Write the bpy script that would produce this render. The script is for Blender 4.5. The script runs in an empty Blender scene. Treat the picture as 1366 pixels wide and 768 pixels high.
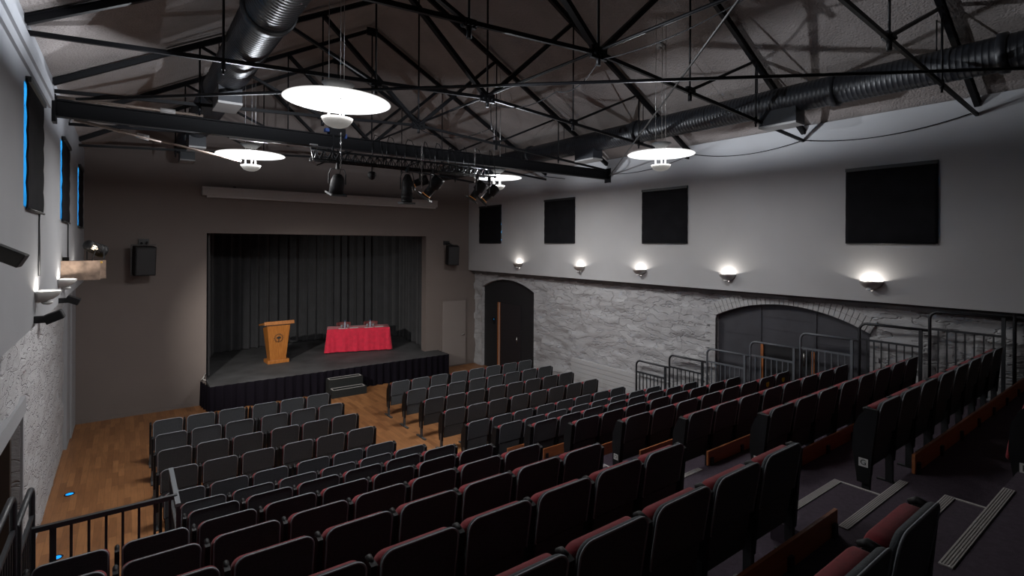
import bpy, math, random
from mathutils import Vector, Matrix, noise
PI = math.pi
random.seed(7)
S = bpy.context.scene
COL = S.collection

# ------------------------------------------------------------ camera, world, exposure
cam_d = bpy.data.cameras.new('camera'); cam = bpy.data.objects.new('camera', cam_d); COL.objects.link(cam)
cam_d.sensor_width = 36.0
cam_d.lens = 693.138 / 1366 * 36
cam_d.shift_y = -(384 - 326.69) / 1366
cam_d.clip_start = 0.03; cam_d.clip_end = 200
YAW = math.radians(36.635)
cam.matrix_world = Matrix.Translation((0, 0, 4)) @ Matrix.Rotation(-YAW, 4, 'Z') @ Matrix.Rotation(PI / 2, 4, 'X') @ Matrix.Rotation(0.005, 4, 'Z')
S.camera = cam
S.view_settings.view_transform = 'Standard'
S.view_settings.look = 'None'
S.view_settings.gamma = 1
S.view_settings.use_curve_mapping = False
S.view_settings.exposure = 0.0
w = bpy.data.worlds.new('world'); S.world = w; w.use_nodes = True
w.node_tree.nodes['Background'].inputs[0].default_value = (0.03, 0.40, 0.85, 1)
w.node_tree.nodes['Background'].inputs[1].default_value = 20.0
try:
    S.cycles.max_bounces = 8; S.cycles.diffuse_bounces = 5
    S.cycles.use_denoising = True
    S.cycles.sample_clamp_indirect = 4.0
except Exception: pass

PENDANT_DOWN = 1.0      # glow of the reflector disc (factor on each lamp's watts)
PENDANT_BULB = 1.0      # bulb inside the bowl (factor)
SCONCE_BULB = 7.5
LEFT_SCONCE_BULB = 9.0
STAGE_LANTERN = 1500.0

# ------------------------------------------------------------ materials
MATS = {}
def mat(name, col, rough=.6, metal=0., nscale=0, namt=0., bump=0., bscale=40, emit=0, ecol=None, trans=0., spec=None, col2=None, sheen=0):
    if name in MATS: return MATS[name]
    m = bpy.data.materials.new(name); m.use_nodes = True
    nt = m.node_tree; b = nt.nodes['Principled BSDF']
    c = (*col, 1)
    b.inputs['Base Color'].default_value = c
    b.inputs['Roughness'].default_value = rough
    b.inputs['Metallic'].default_value = metal
    if spec is not None: b.inputs['Specular IOR Level'].default_value = spec
    if trans: b.inputs['Transmission Weight'].default_value = trans
    if sheen: b.inputs['Sheen Weight'].default_value = sheen
    if nscale:
        tc = nt.nodes.new('ShaderNodeTexCoord'); n = nt.nodes.new('ShaderNodeTexNoise')
        n.inputs['Scale'].default_value = nscale; n.inputs['Detail'].default_value = 6
        nt.links.new(tc.outputs['Object'], n.inputs['Vector'])
        mx = nt.nodes.new('ShaderNodeMix'); mx.data_type = 'RGBA'
        c2 = col2 if col2 else tuple(max(0, v * (1 - namt)) for v in col)
        mx.inputs[6].default_value = c; mx.inputs[7].default_value = (*c2, 1)
        rp = nt.nodes.new('ShaderNodeMapRange'); rp.inputs[1].default_value = .35; rp.inputs[2].default_value = .65
        nt.links.new(n.outputs['Fac'], rp.inputs[0]); nt.links.new(rp.outputs[0], mx.inputs[0])
        nt.links.new(mx.outputs[2], b.inputs['Base Color'])
    if bump:
        tc = nt.nodes.new('ShaderNodeTexCoord'); n = nt.nodes.new('ShaderNodeTexNoise')
        n.inputs['Scale'].default_value = bscale; n.inputs['Detail'].default_value = 5
        nt.links.new(tc.outputs['Object'], n.inputs['Vector'])
        bp = nt.nodes.new('ShaderNodeBump'); bp.inputs['Strength'].default_value = bump; bp.inputs['Distance'].default_value = .02
        nt.links.new(n.outputs['Fac'], bp.inputs['Height']); nt.links.new(bp.outputs[0], b.inputs['Normal'])
    if emit:
        b.inputs['Emission Color'].default_value = (*(ecol or col), 1); b.inputs['Emission Strength'].default_value = emit
    MATS[name] = m
    return m

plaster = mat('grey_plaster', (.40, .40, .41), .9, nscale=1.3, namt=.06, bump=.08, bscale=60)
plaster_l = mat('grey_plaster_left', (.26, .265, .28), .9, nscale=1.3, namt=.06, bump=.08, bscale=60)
taupe = mat('taupe_paint', (.150, .125, .115), .9, nscale=.9, namt=.08, bump=.05, bscale=50)
door_taupe = mat('taupe_door_paint', (.20, .175, .165), .7)
ceil_m = mat('stippled_ceiling', (.25, .222, .210), .95, nscale=2.0, namt=.14, bump=1.0, bscale=38)
black_steel = mat('black_steel', (.004, .004, .005), .5, 0, spec=.2)
galv = mat('bare_steel', (.45, .44, .43), .35, 1.0)
tie_brown = mat('brown_tie_rod', (.22, .17, .14), .5, .3)
duct_m = mat('black_duct', (.012, .013, .016), .42, .0, spec=.35)
duct_end = mat('duct_grey_grille', (.20, .195, .19), .6)
fabric = mat('charcoal_fabric', (.066, .074, .083), .95, spec=.2, nscale=90, namt=.25, bump=.25, bscale=300, sheen=.1)
piping_m = mat('grey_piping', (.26, .28, .31), .75)
red_f = mat('crimson_velvet', (.175, .006, .013), .9, nscale=60, namt=.25, sheen=.05)
black_pl = mat('black_plastic', (.006, .006, .007), .6, spec=.25)
black_metal = mat('black_painted_metal', (.012, .013, .015), .5)
leg_grey = mat('grey_leg_metal', (.05, .055, .06), .5)
rail_m = mat('rail_paint', (.018, .020, .024), .45)
rail_grey = mat('grey_rail_paint', (.10, .11, .125), .45)
carpet = mat('purple_carpet', (.048, .032, .050), 1.0, nscale=30, namt=.3, bump=.5, bscale=250)
fascia = mat('dark_fascia', (.018, .014, .016), .8)
nosing_m = mat('pale_nosing', (.36, .34, .33), .7)
groove_m = mat('nosing_groove', (.10, .095, .09), .8)
drape = mat('black_drape', (.034, .035, .039), .95, nscale=3, namt=.2, sheen=.2)
skirt_m = mat('black_skirt_cloth', (.006, .005, .008), 1.0, spec=.05)
stage_m = mat('black_stage_deck', (.068, .069, .073), .75, nscale=1.6, namt=.45, bump=.1, bscale=30)
red_cloth = mat('red_table_cloth', (.62, .010, .045), .8, nscale=9, namt=.22, sheen=.2)
blind_m = mat('black_blind_cloth', (.010, .010, .012), .95, spec=.1, nscale=5, namt=.3)
arch_m = mat('dark_grey_boards', (.050, .050, .060), .8, nscale=3, namt=.25)
arch_blk = mat('black_boards', (.009, .009, .011), .75)
orange_wood = mat('orange_wood', (.36, .12, .035), .5)
white_paint = mat('white_trim_paint', (.55, .54, .52), .6)
dark_brown = mat('dark_brown_wood', (.030, .018, .012), .7)
screen_m = mat('grey_screen_case', (.33, .31, .30), .5)
pine = mat('rough_pine', (.34, .24, .18), .85, nscale=7, namt=.55)
glassm = mat('clear_glass', (.9, .93, .95), .05, trans=1.0)
paper = mat('white_paper', (.75, .75, .76), .8)
maroon = mat('maroon_chair', (.14, .035, .035), .6)
sconce_m = mat('satin_metal_sconce', (.42, .40, .38), .35, .6)
sconce_l = mat('pale_sconce', (.50, .50, .49), .5)
lamp_white = mat('white_enamel', (.60, .60, .60), .5)
bulb_m = mat('lit_bulb', (1, 1, 1), .5, emit=14, ecol=(1, .97, .92))
gl_disc = mat('glowing_disc', (.12, .12, .12), .6, emit=.85, ecol=(1, .99, .97))
gl_bowl = mat('glowing_bowl', (.09, .088, .085), .5, emit=.16, ecol=(1, .96, .9))
lens_or = mat('amber_lens', (.9, .35, .10), .25, emit=.25, ecol=(1, .4, .12))
blue_led = mat('blue_led', (.01, .10, .6), .4, emit=1.3, ecol=(.0, .33, 1.0))
orange_led = mat('orange_marker', (.9, .2, .03), .5, emit=.25, ecol=(1, .25, .05))
yellow = mat('yellow_marker', (.75, .62, .02), .8)
blue_tape = mat('blue_clamp', (.02, .05, .18), .5)
label_w = mat('white_label', (.55, .55, .54), .6)
ink = mat('dark_ink', (.02, .02, .02), .6)
sprinkle = mat('grey_plastic', (.25, .24, .23), .6)

def stone_mat():
    m = bpy.data.materials.new('whitewashed_stone'); m.use_nodes = True
    nt = m.node_tree; b = nt.nodes['Principled BSDF']; b.inputs['Roughness'].default_value = .85
    tc = nt.nodes.new('ShaderNodeTexCoord')
    n1 = nt.nodes.new('ShaderNodeTexNoise'); n1.inputs['Scale'].default_value = 4; n1.inputs['Detail'].default_value = 8
    mp = nt.nodes.new('ShaderNodeMapping'); mp.inputs['Scale'].default_value = (1, 1, 2.2)
    nt.links.new(tc.outputs['Object'], mp.inputs[0]); nt.links.new(mp.outputs[0], n1.inputs['Vector'])
    cr = nt.nodes.new('ShaderNodeMix'); cr.data_type = 'RGBA'
    cr.inputs[6].default_value = (.30, .30, .31, 1); cr.inputs[7].default_value = (.44, .44, .455, 1)
    nt.links.new(n1.outputs['Fac'], cr.inputs[0]); nt.links.new(cr.outputs[2], b.inputs['Base Color'])
    mp2 = nt.nodes.new('ShaderNodeMapping'); mp2.inputs['Scale'].default_value = (1, 1, 2.9)
    nt.links.new(tc.outputs['Object'], mp2.inputs[0])
    n2 = nt.nodes.new('ShaderNodeTexNoise'); n2.inputs['Scale'].default_value = 2.3; n2.inputs['Detail'].default_value = 3; n2.inputs['Roughness'].default_value = .55
    nt.links.new(mp2.outputs[0], n2.inputs['Vector'])
    sb = nt.nodes.new('ShaderNodeMath'); sb.operation = 'SUBTRACT'; sb.inputs[1].default_value = .5; nt.links.new(n2.outputs['Fac'], sb.inputs[0])
    ab = nt.nodes.new('ShaderNodeMath'); ab.operation = 'ABSOLUTE'; nt.links.new(sb.outputs[0], ab.inputs[0])
    mr = nt.nodes.new('ShaderNodeMapRange'); mr.interpolation_type = 'SMOOTHSTEP'; mr.inputs[1].default_value = 0; mr.inputs[2].default_value = .035; nt.links.new(ab.outputs[0], mr.inputs[0])
    n3 = nt.nodes.new('ShaderNodeTexNoise'); n3.inputs['Scale'].default_value = 22; n3.inputs['Detail'].default_value = 4
    nt.links.new(mp.outputs[0], n3.inputs['Vector'])
    ad = nt.nodes.new('ShaderNodeMath'); ad.operation = 'MULTIPLY_ADD'; ad.inputs[1].default_value = .45
    nt.links.new(n3.outputs['Fac'], ad.inputs[0]); nt.links.new(mr.outputs[0], ad.inputs[2])
    bp = nt.nodes.new('ShaderNodeBump'); bp.inputs['Strength'].default_value = .75; bp.inputs['Distance'].default_value = .025
    nt.links.new(ad.outputs[0], bp.inputs['Height']); nt.links.new(bp.outputs[0], b.inputs['Normal'])
    return m
stone = stone_mat()
def plank_mat():
    m = bpy.data.materials.new('oak_floor'); m.use_nodes = True
    nt = m.node_tree; b = nt.nodes['Principled BSDF']; b.inputs['Roughness'].default_value = .42
    tc = nt.nodes.new('ShaderNodeTexCoord'); mp = nt.nodes.new('ShaderNodeMapping')
    mp.inputs['Rotation'].default_value = (0, 0, PI / 2)
    nt.links.new(tc.outputs['Object'], mp.inputs[0])
    br = nt.nodes.new('ShaderNodeTexBrick'); br.inputs['Scale'].default_value = 1.0
    br.inputs['Brick Width'].default_value = .62; br.inputs['Row Height'].default_value = .085
    br.inputs['Mortar Size'].default_value = .0012; br.inputs['Bias'].default_value = 0
    br.inputs['Color1'].default_value = (.30, .135, .052, 1); br.inputs['Color2'].default_value = (.185, .078, .030, 1)
    br.inputs['Mortar'].default_value = (.09, .036, .014, 1)
    br.offset = .37; br.offset_frequency = 2
    nt.links.new(mp.outputs[0], br.inputs['Vector'])
    n = nt.nodes.new('ShaderNodeTexNoise'); n.inputs['Scale'].default_value = 3; n.inputs['Detail'].default_value = 7
    mp2 = nt.nodes.new('ShaderNodeMapping'); mp2.inputs['Scale'].default_value = (14, 1.2, 1)
    nt.links.new(tc.outputs['Object'], mp2.inputs[0]); nt.links.new(mp2.outputs[0], n.inputs['Vector'])
    mx = nt.nodes.new('ShaderNodeMix'); mx.data_type = 'RGBA'; mx.blend_type = 'MULTIPLY'; mx.inputs[0].default_value = .55
    cr = nt.nodes.new('ShaderNodeMapRange'); cr.inputs[1].default_value = .3; cr.inputs[2].default_value = .7; cr.inputs[3].default_value = .65; cr.inputs[4].default_value = 1.15
    nt.links.new(n.outputs['Fac'], cr.inputs[0]); nt.links.new(br.outputs['Color'], mx.inputs[6]); nt.links.new(cr.outputs[0], mx.inputs[7])
    nt.links.new(mx.outputs[2], b.inputs['Base Color'])
    return m
oak = plank_mat()
def wood_mat(name, c1, c2, sc=(9, 9, 1.2), rough=.4):
    m = bpy.data.materials.new(name); m.use_nodes = True
    nt = m.node_tree; b = nt.nodes['Principled BSDF']; b.inputs['Roughness'].default_value = rough
    tc = nt.nodes.new('ShaderNodeTexCoord'); mp = nt.nodes.new('ShaderNodeMapping'); mp.inputs['Scale'].default_value = sc
    n = nt.nodes.new('ShaderNodeTexNoise'); n.inputs['Scale'].default_value = 4; n.inputs['Detail'].default_value = 6
    nt.links.new(tc.outputs['Object'], mp.inputs[0]); nt.links.new(mp.outputs[0], n.inputs['Vector'])
    mx = nt.nodes.new('ShaderNodeMix'); mx.data_type = 'RGBA'; mx.inputs[6].default_value = (*c1, 1); mx.inputs[7].default_value = (*c2, 1)
    r = nt.nodes.new('ShaderNodeMapRange'); r.inputs[1].default_value = .3; r.inputs[2].default_value = .7
    nt.links.new(n.outputs['Fac'], r.inputs[0]); nt.links.new(r.outputs[0], mx.inputs[0]); nt.links.new(mx.outputs[2], b.inputs['Base Color'])
    return m
lectern_w = wood_mat('varnished_oak', (.42, .16, .034), (.27, .09, .016))
board_w = wood_mat('orange_board', (.40, .14, .05), (.30, .095, .032), (1.2, 9, 9))

# ------------------------------------------------------------ mesh helper
class MB:
    def __init__(s): s.v = []; s.f = []; s.sm = []
    def add(s, vs, fs, smooth=False):
        o = len(s.v); s.v += [tuple(v) for v in vs]; s.f += [tuple(i + o for i in f) for f in fs]; s.sm += [smooth] * len(fs); return s
    def box(s, x0, x1, y0, y1, z0, z1, M=None):
        vs = [Vector((x, y, z)) for x in (x0, x1) for y in (y0, y1) for z in (z0, z1)]
        if M: vs = [M @ v for v in vs]
        return s.add(vs, [(0, 1, 3, 2), (4, 6, 7, 5), (0, 4, 5, 1), (2, 3, 7, 6), (0, 2, 6, 4), (1, 5, 7, 3)])
    def bar(s, a, b, wx, wy=None, up=(0, 0, 1)):
        wy = wy or wx; a = Vector(a); b = Vector(b); d = (b - a); L = d.length; d.normalize()
        up = Vector(up)
        if abs(d.dot(up)) > .98: up = Vector((0, 1, 0))
        x = d.cross(up).normalized(); y = x.cross(d).normalized()
        vs = []
        for p in (a, b):
            for sx, sy in ((-1, -1), (1, -1), (1, 1), (-1, 1)): vs.append(p + x * sx * wx / 2 + y * sy * wy / 2)
        return s.add(vs, [(0, 1, 2, 3), (7, 6, 5, 4), (0, 4, 5, 1), (1, 5, 6, 2), (2, 6, 7, 3), (3, 7, 4, 0)])
    def tube(s, pts, r, n=8, caps=True, rad=None):
        pts = [Vector(p) for p in pts]; vs = []; fs = []
        x = None
        for i, p in enumerate(pts):
            t = (pts[min(i + 1, len(pts) - 1)] - pts[max(i - 1, 0)]).normalized()
            if x is None:
                u = Vector((0, 0, 1)) if abs(t.z) < .9 else Vector((0, 1, 0)); x = t.cross(u).normalized()
            else: x = (x - t * x.dot(t)).normalized()
            y = t.cross(x)
            rr = rad[i] if rad else r
            for k in range(n): a = 2 * PI * k / n; vs.append(p + x * rr * math.cos(a) + y * rr * math.sin(a))
        for i in range(len(pts) - 1):
            for k in range(n): fs.append((i * n + k, i * n + (k + 1) % n, (i + 1) * n + (k + 1) % n, (i + 1) * n + k))
        s.add(vs, fs, True)
        if caps:
            o = len(s.v) - len(vs); s.f += [tuple(o + k for k in range(n))[::-1], tuple(o + (len(pts) - 1) * n + k for k in range(n))]; s.sm += [False, False]
        return s
    def lathe(s, prof, n=32, M=None, smooth=True):
        vs = []; fs = []
        for r, z in prof:
            for k in range(n):
                a = 2 * PI * k / n; v = Vector((r * math.cos(a), r * math.sin(a), z)); vs.append(M @ v if M else v)
        for i in range(len(prof) - 1):
            for k in range(n): fs.append((i * n + k, i * n + (k + 1) % n, (i + 1) * n + (k + 1) % n, (i + 1) * n + k))
        return s.add(vs, fs, smooth)
    def prism(s, poly, d0, d1, M=None):   # poly in xz, extruded along y
        n = len(poly); vs = [Vector((x, d0, z)) for x, z in poly] + [Vector((x, d1, z)) for x, z in poly]
        if M: vs = [M @ v for v in vs]
        return s.add(vs, [tuple(range(n)), tuple(range(2 * n - 1, n - 1, -1))] + [(i, i + n, (i + 1) % n + n, (i + 1) % n) for i in range(n)])
    def mesh(s, name, m):
        me = bpy.data.meshes.new(name); me.from_pydata(s.v, [], s.f); me.validate()
        for i, p in enumerate(me.polygons):
            if i < len(s.sm): p.use_smooth = s.sm[i]
        me.materials.append(m); me.update()
        return me
    def build(s, name, m, parent=None, bevel=0, loc=None):
        o = bpy.data.objects.new(name, s.mesh(name, m)); COL.objects.link(o)
        if parent: o.parent = parent
        if loc: o.location = loc
        if bevel:
            b = o.modifiers.new('bevel', 'BEVEL'); b.width = bevel; b.segments = 2; b.limit_method = 'ANGLE'
        return o

def tag(o, label, cat, group=None, kind=None):
    o['label'] = label; o['category'] = cat
    if group: o['group'] = group
    if kind: o['kind'] = kind
    return o
def thing(name, label, cat, loc=(0, 0, 0), rz=0, group=None):
    o = bpy.data.objects.new(name, None); COL.objects.link(o); o.location = loc; o.rotation_euler = (0, 0, rz); o.empty_display_size = .1
    return tag(o, label, cat, group)
def struct(mb, name, m, bevel=0):
    o = mb.build(name, m, bevel=bevel); o['kind'] = 'structure'; return o
def lightobj(name, typ, loc, power, col=(1, 1, 1), size=.1, rot=None, parent=None, **k):
    d = bpy.data.lights.new(name, typ); d.energy = power; d.color = col
    if typ == 'AREA': d.shape = 'DISK'; d.size = size
    else: d.shadow_soft_size = size
    for a, b in k.items(): setattr(d, a, b)
    o = bpy.data.objects.new(name, d); COL.objects.link(o); o.location = loc
    if rot: o.rotation_euler = rot
    if parent: o.parent = parent
    return o

# ------------------------------------------------------------ room dimensions
XL, XR = -.74, 9.27           # plaster faces
XLS, XRS = -.95, 9.50         # recessed stone faces below
D = 14.91; YB = -3.2
ZD = 3.15                     # underside of the plaster
ZW = 5.93                     # wall top
XM = 4.28; ZRIDGE = 8.80
def ceilz(x): return ZRIDGE - .545 * abs(x - XM)

# floor
struct(MB().box(-2.0, 9.9, YB, 19.4, -.2, 0), 'floor', oak)

# ---- upper walls with window openings
def upper_wall(name, x0, x1, wins, zb, zt, m, top):
    mb = MB(); ys = [YB] + [v for w_ in wins for v in w_] + [D]
    for i in range(0, len(ys), 2): mb.box(x0, x1, ys[i], ys[i + 1], ZD, top)
    for a, b in wins: mb.box(x0, x1, a, b, ZD, zb); mb.box(x0, x1, a, b, zt, top)
    return struct(mb, name, m)
WL = [(6.38, 7.57), (9.65, 10.87), (12.92, 14.10)]
WR = [(2.33, 3.46), (6.43, 7.55), (9.76, 10.92), (13.02, 14.2)]
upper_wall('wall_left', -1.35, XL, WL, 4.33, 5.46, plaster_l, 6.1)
upper_wall('wall_right', XR, 9.95, WR, 4.09, 5.20, plaster, 6.05)

# ---- lower stone walls: displaced grids with arched openings
def arch_z(y, y0, y1, spring, rise):
    t = (y - (y0 + y1) / 2) / ((y1 - y0) / 2)
    return spring + rise * math.sqrt(max(0, 1 - t * t * .985)) if abs(t) <= 1 else -1
def arch_outline(y0, y1, spring, rise, n=26):
    # circular segment
    h = (y1 - y0) / 2; R = (h * h + rise * rise) / (2 * rise); c = (y0 + y1) / 2
    pts = [(y0, 0.0), (y0, spring)]
    for i in range(1, n): 
        y = y0 + (y1 - y0) * i / n; pts.append((y, spring + math.sqrt(R * R - (y - c) ** 2) - (R - rise)))
    pts += [(y1, spring), (y1, 0.0)]
    return pts
def in_poly(y, z, P):
    c = False; n = len(P)
    for i in range(n):
        y0, z0 = P[i]; y1, z1 = P[(i + 1) % n]
        if (z0 > z) != (z1 > z) and y < (y1 - y0) * (z - z0) / (z1 - z0) + y0: c = not c
    return c
def near(y, z, P):
    best = None
    for i in range(len(P) - 1):
        ax, az = P[i]; bx, bz = P[i + 1]; dx, dz = bx - ax, bz - az; L = dx * dx + dz * dz
        t = max(0, min(1, ((y - ax) * dx + (z - az) * dz) / L)) if L else 0
        q = (ax + dx * t, az + dz * t); dd = (q[0] - y) ** 2 + (q[1] - z) ** 2
        if best is None or dd < best[0]: best = (dd, q)
    return best[1]
def stone_wall(name, x, sgn, polys, y0, y1, z1, amp, courses=True):
    st = .05; ny = int((y1 - y0) / st); nz = int(z1 / st)
    idx = {}; vs = []; fs = []
    cell = [[not any(in_poly(y0 + (j + .5) * (y1 - y0) / ny, (k + .5) * z1 / nz, P) for P in polys) for k in range(nz)] for j in range(ny)]
    def disp(y, z):
        p = Vector((x, y * .9, z * 2.1))
        a = noise.noise(p * 1.1) * .5 + noise.noise(p * 2.7) * .5 + noise.noise(p * 6) * .3
        row = math.floor(z / .21 + noise.noise(Vector((0, y * .7, z))) * .5)
        blk = math.floor(y / .42 + (row * .37) % 1 + noise.noise(Vector((row, y * .8, 3))) * .4)
        h = noise.cell(Vector((row * 1.37 + .5, blk * 2.11 + .5, 9.5))) - .5
        return amp * (a * .8 + h * .55)
    def vid(j, k):
        if (j, k) in idx: return idx[(j, k)]
        y = y0 + j * (y1 - y0) / ny; z = k * z1 / nz
        adj = [cell[a][b] for a in (j - 1, j) for b in (k - 1, k) if 0 <= a < ny and 0 <= b < nz]
        d = disp(y, z) * min(1, .25 + z * 1.5)
        if not all(adj):
            P = min(polys, key=lambda P: (near(y, z, P)[0] - y) ** 2 + (near(y, z, P)[1] - z) ** 2)
            y, z = near(y, z, P); d *= .3
        vs.append((x - sgn * d - (0), y, z)); idx[(j, k)] = len(vs) - 1
        return idx[(j, k)]
    for j in range(ny):
        for k in range(nz):
            if cell[j][k]: 
                f = (vid(j, k), vid(j + 1, k), vid(j + 1, k + 1), vid(j, k + 1)); fs.append(f if sgn < 0 else f[::-1])
    mb = MB(); mb.add(vs, fs, True)
    # reveals of the openings and body of the wall behind the face
    for P in polys:
        dd = .30
        for i in range(len(P) - 1):
            (a, b), (c, d_) = P[i], P[i + 1]
            q = [(x, a, b), (x, c, d_), (x + sgn * dd, c, d_), (x + sgn * dd, a, b)]
            mb.add(q, [(0, 1, 2, 3)])
    mb.add([(x + sgn * .30, y0, 0), (x + sgn * .30, y1, 0), (x + sgn * .30, y1, z1), (x + sgn * .30, y0, z1)], [(0, 1, 2, 3)])
    return struct(mb, name, stone)
DOOR_P = arch_outline(11.70, 14.42, 2.62, .30)
BIG_P = arch_outline(3.22, 5.91, 2.62, .33)
LD_P = [(6.65, 0.0), (6.65, 2.03), (8.03, 2.03), (8.03, 0.0)]
stone_wall('wall_right_stone', XRS, 1, [DOOR_P, BIG_P], YB, D, ZD, .055)
stone_wall('wall_left_stone', XLS, -1, [LD_P], YB, D, ZD, .030)

# back (stage) wall with proscenium opening and gable
mb = MB()
PX0, PX1, PZ = 1.62, 7.68, 4.26
mb.box(-2, PX0, D, D + .3, 0, PZ); mb.box(PX1, 9.95, D, D + .3, 0, PZ)
mb.prism([(-2, PZ), (9.95, PZ), (9.95, 5.7), (9.95, ceilz(9.95) + .3), (XM, ZRIDGE + .3), (-2, ceilz(-2) + .3)], D, D + .3)
struct(mb, 'wall_back', taupe)
# rear wall behind the viewer, stage recess shell
struct(MB().prism([(-2, 0), (9.95, 0), (9.95, ceilz(9.95) + .3), (XM, ZRIDGE + .3), (-2, ceilz(-2) + .3)], YB - .2, YB), 'wall_front', taupe)
mb = MB(); mb.box(.9, 8.9, 19.2, 19.4, 0, 5.2); mb.box(.9, 1.1, D + .3, 19.2, 0, 5.2); mb.box(8.7, 8.9, D + .3, 19.2, 0, 5.2); mb.box(.9, 8.9, D + .3, 19.4, 5.2, 5.4)
struct(mb, 'wall_stage_recess', arch_blk)
# ceiling: two slopes
mb = MB()
for a, b in ((-2.0, XM), (XM, 9.95)):
    za, zb = ceilz(a), ceilz(b)
    mb.add([(a, YB, za), (b, YB, zb), (b, D + .2, zb), (a, D + .2, za), (a, YB, za + .15), (b, YB, zb + .15), (b, D + .2, zb + .15), (a, D + .2, za + .15)],
           [(0, 1, 2, 3), (7, 6, 5, 4), (0, 4, 5, 1), (2, 6, 7, 3), (1, 5, 6, 2), (3, 7, 4, 0)])
struct(mb, 'ceiling', ceil_m)
# cornice on the left, casing in the far left corner, slatted lining panel on the right
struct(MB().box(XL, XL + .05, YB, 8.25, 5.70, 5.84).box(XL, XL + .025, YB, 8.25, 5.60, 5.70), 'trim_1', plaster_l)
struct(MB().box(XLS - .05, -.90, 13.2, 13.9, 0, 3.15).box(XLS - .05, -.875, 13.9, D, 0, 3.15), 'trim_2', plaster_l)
mb = MB()
for i in range(9): mb.box(XRS - .06, XRS + .05, 6.2, 10.05, .06 + i * .11, .06 + i * .11 + .102)
struct(mb, 'trim_3', plaster)
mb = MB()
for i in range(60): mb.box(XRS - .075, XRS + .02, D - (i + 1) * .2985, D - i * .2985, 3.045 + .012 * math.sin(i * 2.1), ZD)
struct(mb, 'trim_5', mat('grey_strip', (.12, .115, .115), .9, nscale=3, namt=.4))  # uneven dark grey strip along the stone top, below the plaster
# skirting along back wall
struct(MB().box(-.95, 1.6, D - .02, D, 0, .07).box(8.0, 8.25, D - .02, D, 0, .07), 'baseboard_back', taupe)

# brick ring around the big arch
mb = MB()
cy, h, rise = (3.22 + 5.91) / 2, (5.91 - 3.22) / 2, .33
R = (h * h + rise * rise) / (2 * rise); cz = 2.62 + rise - R
a1 = math.asin(h / R)
nb = 34
for i in range(nb):
    t0 = -a1 + 2 * a1 * i / nb + .0016; t1 = -a1 + 2 * a1 * (i + 1) / nb - .0016
    for r0, r1 in ((R + .0, R + .112), (R + .117, R + .225)):
        x0 = XRS - .022 - random.uniform(0, .010)
        q = [(cy + r * math.sin(t), cz + r * math.cos(t)) for r, t in ((r0, t0), (r0, t1), (r1, t1), (r1, t0))]
        if max(p[1] for p in q) > ZD - .01: q = [(a, min(b, ZD - .01)) for a, b in q]
        mb.add([(x0, *p) for p in q] + [(XRS + .04, *p) for p in q], [(0, 1, 2, 3), (4, 7, 6, 5), (0, 4, 5, 1), (1, 5, 6, 2), (2, 6, 7, 3), (3, 7, 4, 0)])
for k in range(9, 34):    # quoins down both sides
    for s_, y in ((1, 5.91), (-1, 3.22)):
        z = k * .078; 
        if z > 2.56: continue
        L = .22 if k % 2 else .12
        a, b = sorted((y, y + s_ * L)); mb.box(XRS - .028, XRS + .04, a, b, z, z + .072)
struct(mb, 'trim_4', plaster)

# ------------------------------------------------------------ infills and doors
def infill(P, x, name, m, seams, zl, dx):
    mb = MB(); n = len(P)
    mb.add([(x, a, b) for a, b in P] + [(x + .05, a, b) for a, b in P], [tuple(range(n)), tuple(range(2 * n - 1, n - 1, -1))])
    for y in seams: mb.box(x - .018, x + .01, y - .02, y + .02, 0, 2.86)
    for y0, y1, z in zl: mb.box(x - .006, x + .01, y0, y1, z, z + .012)
    return struct(mb, name, m)
infill(BIG_P, XRS + .10, 'wall_right_arch_boards', arch_m, [5.05, 4.08], [(4.08, 5.05, 2.68), (4.08, 5.05, 2.46), (5.05, 5.9, 2.3), (3.24, 4.08, 2.33), (3.24, 4.08, 1.95)], 0)
infill(DOOR_P, XRS + .10, 'wall_right_doorway_boards', arch_blk, [], [], 0)
# door in the big arch (behind rails)
def frame_door(n, x, y0, y1, z0, z1, jm, dm, jw=.05):
    mb = MB(); mb.box(x - .04, x + .01, y0 - jw, y0, z0, z1); mb.box(x - .04, x + .01, y1, y1 + jw, z0, z1)
    fr = mb.build(n, jm); fr['kind'] = 'structure'
    lf = MB().box(x - .012, x + .01, y0, y1, z0, z1).build('door_leaf', dm, fr)
    MB().tube([(x - .05, y0 + .12, z0 + 1.0), (x - .05, y0 + .12, z0 + 1.22)], .012).bar((x - .05, y0 + .12, z0 + 1.02), (x - .01, y0 + .12, z0 + 1.02), .012).bar((x - .05, y0 + .12, z0 + 1.2), (x - .01, y0 + .12, z0 + 1.2), .012).build('door_handle', galv, lf)
    return fr
frame_door('door_1', XRS + .10, 4.13, 4.98, .9, 2.17, orange_wood, arch_blk)
mb = MB(); x = XRS + .10
mb.box(x - .05, x + .01, 13.50, 13.60, 0, 2.17)
fr = mb.build('door_2', orange_wood); fr['kind'] = 'structure'
MB().box(x - .055, x - .05, 13.49, 13.51, 0, 2.17).build('edge_strip', white_paint, fr)
lf = MB().box(x - .02, x + .01, 12.42, 13.49, 0, 2.15).build('door_leaf', mat('door_black', (.014, .013, .016), .6), fr)
MB().tube([(x - .05, 12.58, 1.0), (x - .05, 12.58, 1.2)], .012).bar((x - .05, 12.58, 1.1), (x - .02, 12.58, 1.1), .02).build('door_handle', galv, lf)
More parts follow.
